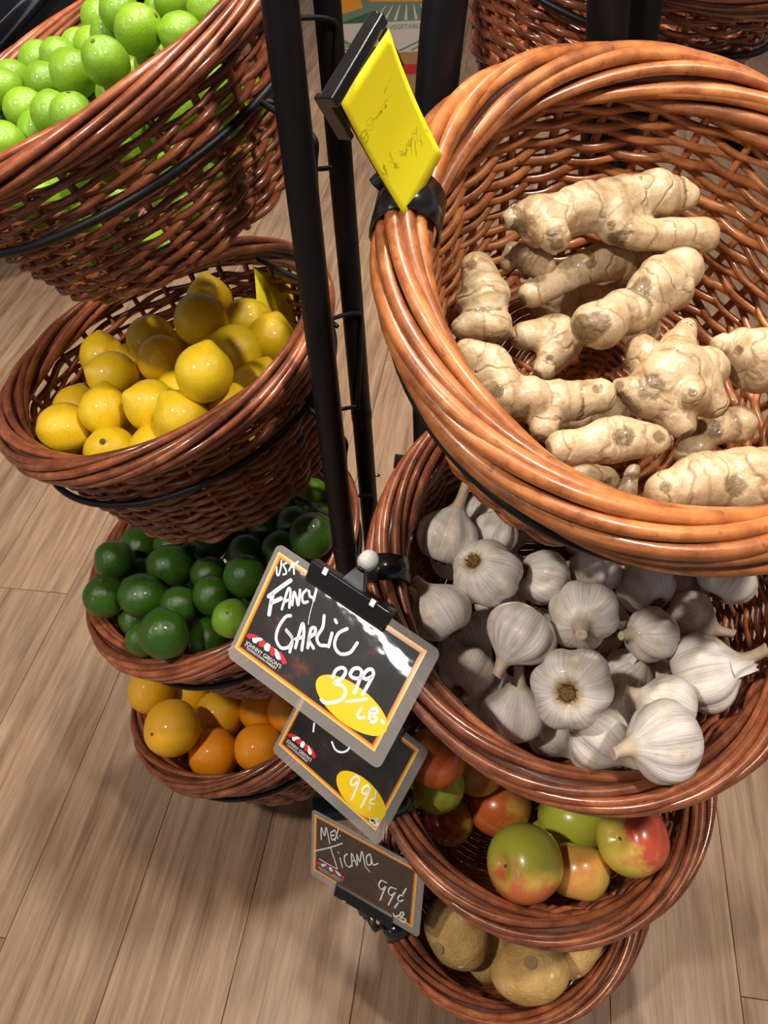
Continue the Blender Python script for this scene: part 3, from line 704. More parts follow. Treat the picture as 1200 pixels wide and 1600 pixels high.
GAR = [G(697, 838, 49, .012, (.32, .95, .05), 3, 0, 'garlic bulb with a long straight stem pointing up under the ginger basket'),
    G(760, 895, 53, .022, (.55, -.45, -.65), 1, 0, 'garlic bulb with brown stained root end beside the long stemmed bulb'),
    G(850, 902, 43, .010, (.85, -.25, -.2), 0, 1, 'garlic bulb lying sideways with a torn papery end'),
    G(686, 957, 47, .018, (-.5, .75, -.2), 2, 1, 'garlic bulb with dark dirty root patch by the binder clip'), G(748, 985, 36, -.010, (.3, -.8, .2), 0),
    G(814, 990, 51, .026, (-.55, -.75, .15), 4, 0, 'garlic bulb with its short stem pointing down, roots to the far side'),
    G(911, 961, 53, .026, (-.25, -.2, .9), 0, 0, 'round garlic bulb with its twisted tip facing out in the middle'),
    G(931, 889, 40, .004, (.2, .8, -.3), 1), G(1009, 915, 44, .008, (-.3, .7, -.6), 2), G(1066, 916, 32, .0, (.3, .9, .1), 4, 0, 'small narrow garlic bulb under the ginger rim'), G(1135, 903, 42, .0, (.5, .8, -.1), 5),
    G(1017, 992, 42, .012, (-.8, .1, .4), 0, 1, 'garlic bulb with peeling papery skin beside the large bulb that touches the wall'), G(1076, 968, 43, .004, (.7, -.3, .3), 1),
    G(1100, 1049, 58, .026, (.85, .28, .3), 5, 1, 'large garlic bulb with short stem touching the basket wall'), G(893, 1075, 60, .034, (.35, -.05, -.95), 0, 0, 'large garlic bulb with its round brown root disc facing out'),
    G(722, 1059, 50, .016, (.4, .5, -.6), 2), G(802, 1113, 52, .018, (.15, .9, .25), 1, 1, 'garlic bulb with a wrinkled neck leaning up behind the price sign'), G(862, 1160, 43, .0, (.5, -.6, .2), 0), G(938, 1170, 49, .016, (.75, -.55, .35), 5, 1, 'garlic bulb with a flattened stem at the front rim'),
    G(1037, 1158, 56, .026, (-.9, -.05, .25), 4, 0, 'smooth garlic bulb with stem pointing at the flattened stem bulb'), G(1042, 1106, 47, .008, (-.8, .3, -.1), 2), G(966, 1113, 42, -.002, (.1, .9, .3), 0, 1), G(980, 1052, 40, -.004, (.5, .6, .5), 1, 1), G(1036, 1054, 44, -.016, (-.3, .8, .2), 3), G(752, 800, 36, -.004, (.2, .9, .1), 0), G(774, 832, 36, -.008, (.4, .8, .1), 1)]
pos, rad = settle(RB[1], GAR, -0.050, 0.021, 0.0335, keep=0.6)
for i, (g, P, r) in enumerate(zip(GAR, pos, rad)):
    ax = cam_dir(*g['ax']); q = Vector(ax).to_track_quat('Z', 'Y') @ Quaternion((0, 0, 1), i * 1.3)
    r = r * 1.04
    o = link('garlic_bulb', GAR_ME[g['v']], None, None, P, q, (r, r, r * 0.96))
    tag(o, g['lab'] or 'plain white garlic bulb partly covered by its neighbours', 'garlic', 'garlic bulbs in the basket')
    link('root_tuft', ROOT_ME[i % 3], None, o)
    if g['peel']: link('peel', PEEL_ME[i % 3], None, o)
for i, P in enumerate(fillers(RB[1], pos, rad, 0.027, 12, -0.085, 91)):
    o = link('garlic_bulb', GAR_ME[i % 3], None, None, P, Vector(rng.normal(0, 1, 3)).to_track_quat('Z', 'Y'), 0.027)
    tag(o, 'plain white garlic bulb partly covered by its neighbours', 'garlic', 'garlic bulbs in the basket')
    link('root_tuft', ROOT_ME[i % 3], None, o)

# ------------------------------------------------------------------ ginger
M_GIN = mat('ginger_skin', (0.6, 0.45, 0.25), 0.40, coat=0.22, sss=0.06); t = NT(M_GIN)
v = t.coord(); a_t = t.attr('along'); a_s = t.attr('scar')
n1 = t.noise(v, 38, 7, 0.68, 0.8); n2 = t.noise(v, 260, 3, 0.6)
cc = t.ramp(n1, [(0.30, (0.29, 0.19, 0.095)), (0.45, (0.44, 0.315, 0.18)), (0.58, (0.53, 0.41, 0.265)), (0.75, (0.62, 0.52, 0.38))])
rg = t.math('FRACT', t.math('ADD', t.math('MULTIPLY', a_t, 46.0), t.math('MULTIPLY', t.noise(v, 24, 3, 0.5), 3.2)))
cc = t.mix(0.75, cc, t.ramp(rg, [(0.0, (0.66, 0.54, 0.40)), (0.07, (1, 1, 1)), (0.93, (1.04, 1.03, 1.0)), (1.0, (0.66, 0.54, 0.40))]), 'MULTIPLY')
sn = t.math('ADD', a_s, t.math('MULTIPLY', t.math('SUBTRACT', t.noise(v, 170, 4, 0.65), 0.5), 0.75))
cc = t.mix(t.ramp(sn, [(0.34, (0, 0, 0)), (0.60, (1, 1, 1))]), cc, t.mix(t.noise(v, 120, 4, 0.7), (0.10, 0.06, 0.028), (0.32, 0.225, 0.12)))
sp = t.ramp(n2, [(0.30, (0.60, 0.5, 0.42)), (0.40, (1, 1, 1))]); cc = t.mix(0.5, cc, sp, 'MULTIPLY'); t.color(cc)
hh = t.math('ADD', t.math('MULTIPLY', n2, 0.6), t.math('ADD', t.ramp(rg, [(0.0, (0, 0, 0)), (0.12, (1, 1, 1)), (0.88, (1, 1, 1)), (1.0, (0, 0, 0))]), t.math('MULTIPLY', sn, t.noise(v, 300, 3, 0.6))))
t.bump(hh, 0.6, 0.0014)
ICO = bmesh.new(); bmesh.ops.create_icosphere(ICO, subdivisions=2, radius=1.0)
ICO_V = np.array([v_.co for v_ in ICO.verts]); ICO_F = [tuple(x.index for x in f_.verts) for f_ in ICO.faces]; ICO.free()
DG = None
def ginger(fr, h, lobes, label, seed, scars=()):
    r_ = np.random.default_rng(seed); segs = []; parts = []
    for lb in lobes:
        (x1, y1, r1), (x2, y2, r2) = lb[0], lb[1]; dh = lb[2] if len(lb) > 2 else (0, 0)
        A = hit_plane(x1, y1, fr.c + fr.n * (h + dh[0]), fr.n); B = hit_plane(x2, y2, fr.c + fr.n * (h + dh[1]), fr.n)
        ra, rb = r1 * depth_of(A) / F, r2 * depth_of(B) / F
        segs.append((A, B, ra, rb))
        L = np.linalg.norm(B - A); k = max(2, int(L / (0.45 * min(ra, rb))) + 1)
        for s in np.linspace(0, 1, k):
            r = ra + (rb - ra) * s; r *= 1 + 0.05 * math.sin(s * L * 260 + seed)
            w = ICO_V * r * (1 + 0.04 * r_.normal(0, 1, 3)); parts.append((w + A + (B - A) * s + r_.normal(0, 0.03 * r, 3), ICO_F))
    V, Fc = merge(parts); ctr = V.mean(0); ctr[2] = V[:, 2].min()
    m = me_from('tmp', V - ctr, Fc); o = bpy.data.objects.new('tmp', m); COL.objects.link(o)
    md = o.modifiers.new('r', 'REMESH'); md.mode = 'VOXEL'; md.voxel_size = 0.0021
    sm = o.modifiers.new('s', 'SMOOTH'); sm.iterations = 5; sm.factor = 0.5
    dg = bpy.context.evaluated_depsgraph_get(); dg.update()
    nm = bpy.data.meshes.new_from_object(o.evaluated_get(dg)); bpy.data.objects.remove(o); bpy.data.meshes.remove(m)
    P = np.empty(len(nm.vertices) * 3); nm.vertices.foreach_get('co', P); P = P.reshape(-1, 3)
    Nn = np.empty(len(nm.vertices) * 3); nm.vertices.foreach_get('normal', Nn); Nn = Nn.reshape(-1, 3)
    best = np.full(len(P), 1e9); al = np.zeros(len(P)); sc = np.zeros(len(P))
    acc = 0.0
    for A, B, ra, rb in segs:
        a, b = A - ctr, B - ctr; d = b - a; L = np.linalg.norm(d) + 1e-9; u = d / L
        s = (P - a) @ u; sl = np.clip(s / L, 0, 1); dist = np.linalg.norm(P - a - sl[:, None] * d, axis=1) / (ra + (rb - ra) * sl)
        upd = dist < best; best = np.where(upd, dist, best); al = np.where(upd, s + acc, al)
        tip = (s - L) / rb; sc = np.maximum(sc, np.clip((tip - 0.72) / 0.25, 0, 1) * (dist < 1.25) * (1.0 if rb < 0.024 else 0.7))
        acc += 0.31
    for (x, y, rp) in scars:
        P0 = hit_plane(x, y, fr.c + fr.n * h, fr.n); rd = rp * depth_of(P0) / F
        dr = ray(x, y); q = P + ctr - CAM; tt = (q @ dr) / (dr @ dr); dd = np.linalg.norm(q - tt[:, None] * dr, axis=1)
        front = (Nn @ dr) < 0
        sc = np.maximum(sc, np.clip(1.35 - dd / rd, 0, 1) * front)
    ring = 0.0002 * np.sin(al * 2 * math.pi * 46.0)
    f1 = r_.normal(0, 90, 3); f2 = r_.normal(0, 160, 3); f3 = r_.normal(0, 40, 3)
    disp = ring + 0.0007 * np.sin(P @ f1) + 0.0004 * np.sin(P @ f2 + 1) + 0.0012 * np.sin(P @ f3) - 0.0010 * sc * (sc > 0.3) + 0.0008 * sc * r_.normal(0, 0.6, len(P))
    P = P + Nn * disp[:, None]; nm.vertices.foreach_set('co', P.ravel())
    x = nm.attributes.new('along', 'FLOAT', 'POINT'); x.data.foreach_set('value', (al + 1.0).astype(np.float32))
    x = nm.attributes.new('scar', 'FLOAT', 'POINT'); x.data.foreach_set('value', sc.astype(np.float32))
    nm.polygons.foreach_set('use_smooth', [True] * len(nm.polygons)); nm.update(); nm.name = 'ginger_root'
    nm.materials.clear(); nm.materials.append(M_GIN)
    return tag(link('ginger_root', nm, None, None, ctr), label, 'ginger', 'ginger roots in the basket')
R0 = RB[0]
ginger(R0, -0.045, [((880, 338, 40), (846, 346, 42)), ((880, 338, 40), (955, 318, 46)), ((955, 318, 46), (1022, 303, 40)), ((1030, 298, 32), (1070, 306, 25)), ((975, 362, 28), (1094, 367, 26)), ((860, 350, 30), (866, 372, 26), (0, .008)), ((830, 340, 24), (797, 344, 14)), ((955, 318, 46), (960, 350, 34))],
       'large pale ginger root with fingers on both sides, top of the pile', 501, [(867, 368, 15), (955, 352, 8)])
ginger(R0, -0.080, [((960, 402, 36), (892, 426, 27)), ((892, 426, 27), (832, 462, 25)), ((960, 402, 36), (1010, 400, 30))], 'ginger root with one stubby finger sticking out under the top root', 502, [(925, 412, 9)])
ginger(R0, -0.076, [((830, 408, 24), (800, 392, 18)), ((800, 392, 18), (792, 412, 17)), ((830, 408, 24), (848, 418, 20))], 'small broken yellowish ginger piece wedged under the top root', 503)
ginger(R0, -0.070, [((748, 422, 27), (754, 466, 41)), ((754, 466, 41), (768, 506, 32)), ((748, 508, 26), (720, 513, 17))], 'upright ginger root with round buds against the basket side', 504, [(737, 415, 9), (722, 452, 9)])
ginger(R0, -0.055, [((1062, 420, 37), (1014, 447, 39), (0, .008)), ((1050, 448, 35), (1005, 478, 34)), ((1005, 478, 34), (940, 506, 42), (0, .008))], 'ginger root with two round cut knobs facing out', 505, [(1003, 448, 17), (935, 505, 20)])
ginger(R0, -0.088, [((818, 526, 25), (872, 520, 32)), ((884, 528, 30), (850, 574, 21))], 'short ginger root with a pointed finger in the middle of the pile', 506, [(858, 560, 8)])
ginger(R0, -0.062, [((765, 576, 37), (732, 556, 27)), ((765, 576, 37), (790, 622, 39)), ((790, 622, 39), (870, 626, 37)), ((870, 626, 36), (932, 622, 33)), ((858, 642, 30), (850, 668, 24))], 'long knobbly ginger root lying along the rim', 507, [(778, 612, 11), (935, 606, 9)])
ginger(R0, -0.058, [((1050, 590, 60), (1015, 622, 44)), ((1010, 570, 34), (1000, 548, 25)), ((1050, 560, 34), (1062, 532, 22)), ((1060, 540, 22), (1072, 512, 16)), ((1000, 622, 30), (966, 603, 17)), ((1075, 620, 34), (1082, 616, 22), (0, .02)), ((1085, 580, 40), (1112, 580, 29)), ((1040, 620, 42), (1062, 658, 28)), ((1085, 605, 40), (1115, 628, 27))],
       'broad chunky ginger root with many buds in the middle', 508, [(1018, 605, 24), (1082, 613, 10), (966, 600, 9)])
ginger(R0, -0.040, [((953, 690, 37), (880, 700, 26)), ((953, 690, 37), (1022, 684, 24)), ((1022, 684, 24), (1040, 688, 15))], 'spindle shaped ginger root with a dark scar resting at the front rim', 509, [(975, 682, 18), (1030, 682, 11)])
ginger(R0, -0.040, [((1098, 752, 46), (1032, 768, 31)), ((1098, 752, 46), (1205, 756, 54)), ((1205, 756, 54), (1265, 752, 42))], 'thick smooth ginger root lying at the very front of the basket', 510, [(1148, 757, 18), (1040, 762, 11)])
ginger(R0, -0.062, [((1190, 562, 50), (1270, 556, 56)), ((1180, 560, 44), (1158, 538, 26)), ((1150, 532, 20), (1124, 540, 14))], 'plump ginger root against the far side of the basket', 511, [(1155, 548, 8)])
ginger(R0, -0.092, [((1152, 664, 32), (1105, 676, 25)), ((1105, 676, 26), (1078, 708, 28))], 'rough ginger root half hidden behind the thick front one', 512, [(1120, 672, 14)])
ginger(R0, -0.078, [((984, 748, 13), (977, 776, 17)), ((984, 748, 13), (990, 735, 12))], 'tiny rough ginger knob beside the thick front root', 513, [(980, 770, 14)])
ginger(R0, -0.100, [((900, 745, 24), (945, 752, 24))], 'shaded ginger stub below the spindle shaped root', 514, [(950, 752, 8)])
ginger(R0, -0.128, [((860, 470, 34), (960, 470, 34)), ((960, 470, 34), (1000, 520, 30))], 'ginger root deep under the pile behind the cut knobs', 515)
ginger(R0, -0.128, [((860, 640, 32), (960, 650, 34))], 'ginger root deep under the long knobbly root', 516)

# ------------------------------------------------------------------ price signs
M_CARD = mat('sign_print', (0.02, 0.018, 0.018), 0.3, coat=0.9); M_CARD.node_tree.nodes['Principled BSDF'].inputs['Coat Roughness'].default_value = 0.03; t = NT(M_CARD); v = t.coord((1, 1, 1), True)
c1 = t.noise(v, 26, 5, 0.65); c2 = t.noise(v, 60, 4, 0.6)
cc = t.ramp(c1, [(0.40, (0.010, 0.009, 0.010)), (0.60, (0.022, 0.017, 0.015)), (0.68, (0.11, 0.025, 0.018)), (0.76, (0.09, 0.08, 0.04))])
t.color(t.mix(0.4, cc, t.ramp(c2, [(0.4, (0.4, 0.4, 0.4)), (0.7, (1.6, 1.5, 1.3))]), 'MULTIPLY'))
t.bump(t.noise(v, 22, 3, 0.5), 0.06, 0.004); t.l(t.b.inputs['Normal'].links[0].from_socket, t.b.inputs['Coat Normal'])
M_OBORD = mat('orange_border', (0.85, 0.36, 0.03), 0.2, coat=0.6); t = NT(M_OBORD)
t.color(t.ramp(t.attr('edge'), [(0.0, (0.95, 0.66, 0.24)), (0.45, (0.86, 0.36, 0.03)), (1.0, (0.30, 0.07, 0.01))]))
M_LAM = bpy.data.materials.new('clear_laminate'); M_LAM.use_nodes = True; nt = M_LAM.node_tree; nt.nodes.clear()
ou = nt.nodes.new('ShaderNodeOutputMaterial'); mx = nt.nodes.new('ShaderNodeMixShader'); tr = nt.nodes.new('ShaderNodeBsdfTransparent'); gl = nt.nodes.new('ShaderNodeBsdfPrincipled')
tr.inputs[0].default_value = (0.86, 0.86, 0.86, 1); gl.inputs['Base Color'].default_value = (0.62, 0.58, 0.56, 1); gl.inputs['Roughness'].default_value = 0.18
lw = nt.nodes.new('ShaderNodeLayerWeight'); lw.inputs[0].default_value = 0.35; mr = nt.nodes.new('ShaderNodeMapRange'); mr.inputs[3].default_value = 0.16; mr.inputs[4].default_value = 0.7
nt.links.new(lw.outputs['Facing'], mr.inputs[0]); nt.links.new(mr.outputs[0], mx.inputs[0]); nt.links.new(tr.outputs[0], mx.inputs[1]); nt.links.new(gl.outputs[0], mx.inputs[2]); nt.links.new(mx.outputs[0], ou.inputs[0])
M_CHALK = mat('white_marker', (0.80, 0.84, 0.90), 0.4)
M_YEL = mat('yellow_oval', (0.86, 0.58, 0.01), 0.22, coat=0.6)
M_RED = mat('logo_red', (0.60, 0.02, 0.03), 0.3, coat=0.5)
M_LWHITE = mat('logo_white', (0.85, 0.83, 0.82), 0.3, coat=0.5)
def font_mesh(body, size):
    c = bpy.data.curves.new('t', 'FONT'); c.body = body; c.size = size; c.resolution_u = 3; o = bpy.data.objects.new('t', c); COL.objects.link(o)
    dg = bpy.context.evaluated_depsgraph_get(); dg.update(); m = bpy.data.meshes.new_from_object(o.evaluated_get(dg)); bpy.data.objects.remove(o); bpy.data.curves.remove(c); return m
class Sign:
    W, H = 0.165, 0.112
    def __init__(s, ctr, X, Y, label, name='price_sign'):
        s.c = np.array(ctr) + CAM; X = np.array(X); X /= np.linalg.norm(X); Y = np.array(Y); Y -= (Y @ X) * X; Y /= np.linalg.norm(Y)
        s.X, s.Y, s.N = X, Y, np.cross(X, Y)
        s.root = bpy.data.objects.new(name, None); COL.objects.link(s.root); s.root.empty_display_size = 0.03
        s.root.location = tuple(s.c); s.root.rotation_euler = Matrix(np.stack([s.X, s.Y, s.N], 1).tolist()).to_euler()
        tag(s.root, label, 'price sign', 'laminated price signs' if name == 'price_sign' else None)
    def uv(s, x, y):
        P = hit_plane(x, y, s.c, s.N) - s.c; return np.array([P @ s.X, P @ s.Y])
    def part(s, name, geo, m, parent=None, smooth=False):
        return link(name, me_from(name, geo[0], geo[1], smooth), m, parent or s.root)
    def card(s, ml=0.0042, mr=0.0100, mt=0.0062, mb=0.0108, bord=0.0044):
        w, h = s.W / 2, s.H / 2
        def rrect(w, h, r, z, n=6):
            out = []
            for cx, cy, a0 in ((w - r, h - r, 0), (-w + r, h - r, 90), (-w + r, -h + r, 180), (w - r, -h + r, 270)):
                for k in range(n + 1):
                    a = math.radians(a0 + 90 * k / n); out.append((cx + r * math.cos(a), cy + r * math.sin(a), z))
            return out
        cx_, cy_ = (ml - mr) / 2, (mb - mt) / 2; iw, ih = w - (ml + mr) / 2, h - (mt + mb) / 2
        a, b = rrect(w, h, 0.006, 0), [(x + cx_, y + cy_, z) for x, y, z in rrect(iw, ih, 0.0005, 0)]; n = len(a)
        V = a + b + [(x, y, 0.0007) for x, y, _ in a] + [(x, y, 0.0007) for x, y, _ in b]; Fc = []
        for i in range(n):
            j = (i + 1) % n; Fc += [(i, n + i, n + j, j), (2 * n + i, 2 * n + j, 3 * n + j, 3 * n + i), (i, j, 2 * n + j, 2 * n + i), (n + i, 3 * n + i, 3 * n + j, n + j)]
        s.part('laminate_margin', (V, Fc), M_LAM)
        V, Fc = box((cx_, cy_, 0), (2 * iw, 2 * ih, 0.0008)); s.part('card', (V, Fc), M_CARD)
        V, Fc, ed = [], [], []
        for (x, y, e) in [(iw, ih, 0), (iw - bord * .5, ih - bord * .5, .5), (iw - bord, ih - bord, 1)]:
            for sx, sy in ((1, 1), (-1, 1), (-1, -1), (1, -1)): V.append((cx_ + sx * x, cy_ + sy * y, 0.0007)); ed.append(e)
        for r in range(2):
            for k in range(4): l = (k + 1) % 4; Fc.append((r * 4 + k, r * 4 + l, r * 4 + 4 + l, r * 4 + 4 + k))
        o = s.part('orange_border', (V, Fc), M_OBORD); x = o.data.attributes.new('edge', 'FLOAT', 'POINT'); x.data.foreach_set('value', np.array(ed, np.float32))
    def stroke(s, pts, w=0.0022, name='writing_stroke', m=None, z=0.0009, uvs=False):
        p = np.array(pts, float) if uvs else np.array([s.uv(*q) for q in pts])
        c = bezier(p, 10 * max(2, len(p))); n = len(c)
        T = np.gradient(c, axis=0); T /= np.linalg.norm(T, axis=1)[:, None] + 1e-9; Nn = np.stack([-T[:, 1], T[:, 0]], 1)
        ends0 = [c[0] + w / 2 * (math.cos(a) * Nn[0] - math.sin(a) * T[0]) for a in np.linspace(0, math.pi, 6)]
        ends1 = [c[-1] + w / 2 * (-math.cos(a) * Nn[-1] + math.sin(a) * T[-1]) for a in np.linspace(0, math.pi, 6)]
        V = [(*q, z) for q in c + Nn * w / 2] + [(*q, z) for q in c - Nn * w / 2]
        Fc = [(n + i, n + i + 1, i + 1, i) for i in range(n - 1)]
        k = len(V); V += [(*q, z) for q in ends0]; Fc.append(tuple(k + i for i in range(6)))
        k = len(V); V += [(*q, z) for q in ends1]; Fc.append(tuple(k + i for i in range(6)))
        return s.part(name, (V, Fc), m or M_CHALK)
    def write(s, strokes, x0, y0, sc, w):
        for st in strokes: s.stroke([(x0 + a / sc, y0 + b / sc) for a, b in st], w)
    def poly(s, name, uv, m, z=0.0008, smooth_n=0):
        p = np.array(uv)
        if smooth_n: p = bezier(np.vstack([p, p[:1]]), smooth_n)[:-1]
        return s.part(name, ([(*q, z) for q in p], [tuple(range(len(p)))]), m)
    def oval(s, c, a, b):
        th = np.linspace(0, 2 * np.pi, 48, endpoint=False)
        return s.poly('price_oval', [(c[0] + a * math.cos(q), c[1] + b * math.sin(q)) for q in th], M_YEL, 0.00078)
    def logo(s, petals, l1, l2):
        for k, p in enumerate(petals): s.poly('awning_stripe', p, M_RED if k % 2 == 0 else M_LWHITE, 0.00085, 30)
        for body, (A, B) in (("JOHNNY GIBSON'S", l1), ('DOWNTOWN MARKET', l2)):
            me = font_mesh(body, 1.0); P = np.array([v_.co for v_ in me.vertices]); P[:, 0] -= P[:, 0].min(); wd = P[:, 0].max()
            L = np.linalg.norm(B - A); k = L / wd; d = (B - A) / L; nn = np.array([-d[1], d[0]]); ky = k * 1.12
            Q = np.array([[*(A + d * x * k + nn * y * ky), 0.0009] for x, y, _ in P]); me.vertices.foreach_set('co', Q.ravel()); me.update()
            link('logo_lettering', me, M_LWHITE, s.root)
        for q in (l2[0] + np.array([-0.0022, 0.0012]), l2[1] + np.array([0.0022, 0.0012])): s.poly('logo_star', [(q[0] + (0.0011 if i % 2 else 0.0005) * math.cos(i * math.pi / 5), q[1] + (0.0011 if i % 2 else 0.0005) * math.sin(i * math.pi / 5)) for i in range(10)], M_RED, 0.00085)
S1 = Sign((-0.053, 0.3979, -0.5673), (0.7616, -0.6382, -0.1124), (0.4804, 0.4396, 0.7589), 'laminated black price sign handwritten Fancy Garlic 3.99 with yellow oval'); S1.card()
S2 = Sign((-0.0557, 0.4441, -0.8102), (0.6888, -0.7221, 0.0642), (0.5141, 0.5489, 0.6591), 'laminated black price sign with 99 cents in a yellow oval, under the garlic sign'); S2.card()
S3 = Sign((-0.0525, 0.4134, -1.0572), (0.8188, -0.5612, 0.1210), (0.1096, 0.3597, 0.9266), 'laminated black price sign handwritten Mex. Jicama 99 cents without an oval'); S3.card()
PET = [[(190, 150), (250, 115), (420, 165), (300, 190), (260, 220), (200, 180)], [(300, 200), (440, 190), (500, 235), (400, 270), (370, 300), (310, 270)], [(410, 290), (510, 245), (555, 265), (510, 360), (460, 365), (420, 330)],
       [(520, 350), (575, 290), (635, 330), (630, 400), (600, 450), (530, 420)], [(640, 420), (650, 350), (700, 370), (730, 440), (720, 520), (670, 530), (630, 470)], [(705, 385), (760, 420), (830, 530), (835, 600), (770, 600), (730, 530)], [(800, 450), (850, 470), (940, 620), (940, 680), (870, 680), (840, 620)]]
lp = lambda a: S1.uv(370 + a[0] / 12, 980 + a[1] / 12)
petuv = [[lp(q) for q in p] for p in PET]; L1 = (lp((165, 310)), lp((825, 775))); L2 = (lp((190, 405)), lp((740, 800)))
for s_ in (S1, S2, S3): s_.logo(petuv, L1, L2)
ov = S1.uv(549, 1101)
S1.oval(ov, 0.0356, 0.0168); S2.oval(S2.uv(564, 1242), 0.0345, 0.0165)
S1.write([[(560, 280), (562, 340), (578, 350), (598, 280), (605, 215)], [(655, 235), (622, 255), (645, 300), (648, 335), (620, 345)], [(675, 310), (712, 240), (722, 340)], [(680, 290), (760, 225)]], 340, 840, 6, 0.0016)
S1.write([[(690, 400), (590, 470), (485, 550)], [(525, 520), (505, 620), (488, 720)], [(510, 610), (600, 570)]], 340, 840, 6, 0.0036)
S1.write([[(608, 670), (640, 560), (668, 480), (688, 500), (678, 655)], [(625, 605), (685, 575)], [(705, 630), (722, 510), (745, 570), (762, 630), (778, 490)], [(838, 488), (800, 535), (808, 605), (850, 600)], [(862, 500), (872, 550), (905, 560)], [(935, 470), (905, 590)]], 340, 840, 6, 0.0023)
S1.write([[(905, 590), (870, 720), (855, 810)]], 340, 840, 6, 0.0006)
S1.write([[(690, 730), (640, 745), (575, 845), (555, 950), (600, 1030), (675, 1020), (705, 945), (650, 870)], [(650, 865), (705, 945), (682, 1070)], [(735, 1030), (770, 900), (802, 805), (815, 880), (795, 1050)], [(735, 950), (805, 930)],
          [(850, 1030), (865, 930), (885, 850), (922, 850), (912, 900), (860, 950), (905, 1035)], [(1005, 730), (990, 840), (938, 930), (960, 1000), (1030, 1012)], [(1078, 895), (1045, 1020)], [(1108, 770), (1120, 795)]], 340, 840, 6, 0.0028)
S1.write([[(642, 480), (598, 505), (580, 560), (605, 602), (655, 598), (692, 550)]], 340, 830, 3.158, 0.0028)
S1.write([[(305, 210), (345, 125), (420, 97), (458, 140), (415, 220), (330, 278), (420, 310), (455, 380), (415, 460), (330, 500), (215, 505), (170, 470)], [(640, 220), (560, 220), (510, 180), (550, 112), (612, 105), (645, 150), (615, 250), (560, 390)],
          [(760, 205), (695, 230), (660, 190), (712, 125), (762, 118), (782, 170), (740, 260), (655, 410)]], 480, 1030, 7.5, 0.0030)
S1.write([[(470, 495), (580, 482), (700, 465)], [(640, 575), (600, 640), (610, 682), (680, 680)], [(745, 590), (730, 720)], [(745, 590), (810, 572), (828, 620), (760, 650), (822, 685), (790, 732), (730, 720)], [(880, 710), (905, 745)]], 480, 1030, 7.5, 0.0024)
S2.write([[(352, 60), (345, 130)], [(510, 225), (540, 290), (590, 316), (640, 305), (668, 275)], [(758, 565), (738, 532), (700, 545), (677, 590), (705, 610), (752, 570), (720, 660), (685, 740)], [(848, 645), (828, 612), (792, 632), (780, 670), (812, 688), (850, 650), (810, 730), (770, 805)]], 430, 1120, 5.714, 0.0022)
S2.write([[(892, 730), (858, 738), (852, 770), (892, 780)], [(902, 660), (896, 715)], [(852, 800), (846, 830)], [(850, 910), (852, 938), (882, 945)], [(890, 905), (912, 970)], [(890, 908), (922, 915), (900, 937), (926, 950), (908, 970), (880, 960)]], 430, 1120, 5.714, 0.0015)
S3.write([[(150, 340), (152, 215), (185, 300), (203, 215), (240, 385)], [(250, 265), (260, 342), (292, 330)], [(250, 265), (285, 247)], [(255, 302), (284, 292)], [(292, 240), (325, 330)], [(330, 230), (292, 352)], [(343, 296), (349, 304)], [(80, 460), (235, 425), (370, 380)], [(247, 422), (285, 540), (320, 650)], [(320, 650), (230, 600), (135, 545)],
          [(345, 530), (372, 630)], [(328, 468), (334, 480)], [(422, 490), (392, 520), (402, 590), (440, 628), (462, 610)], [(472, 620), (468, 485), (520, 612)], [(472, 565), (508, 560)], [(528, 605), (522, 492), (550, 570), (576, 466), (608, 610), (655, 675)], [(662, 490), (622, 520), (632, 600), (670, 590), (664, 500), (692, 602), (742, 588)]], 480, 1260, 6.667, 0.0018)
S3.write([[(832, 790), (775, 768), (750, 820), (780, 860), (822, 830), (800, 880), (765, 970)], [(930, 855), (872, 838), (850, 890), (880, 920), (922, 890), (890, 940), (850, 1020)], [(1000, 928), (970, 920), (948, 958), (970, 985), (1002, 970)], [(1035, 850), (1000, 910)], [(950, 1000), (915, 1050)], [(900, 1110), (915, 1140), (960, 1130)], [(975, 1160), (1012, 1110), (985, 1098), (970, 1140), (1030, 1172), (1010, 1200), (970, 1185)]], 480, 1260, 6.667, 0.0020)

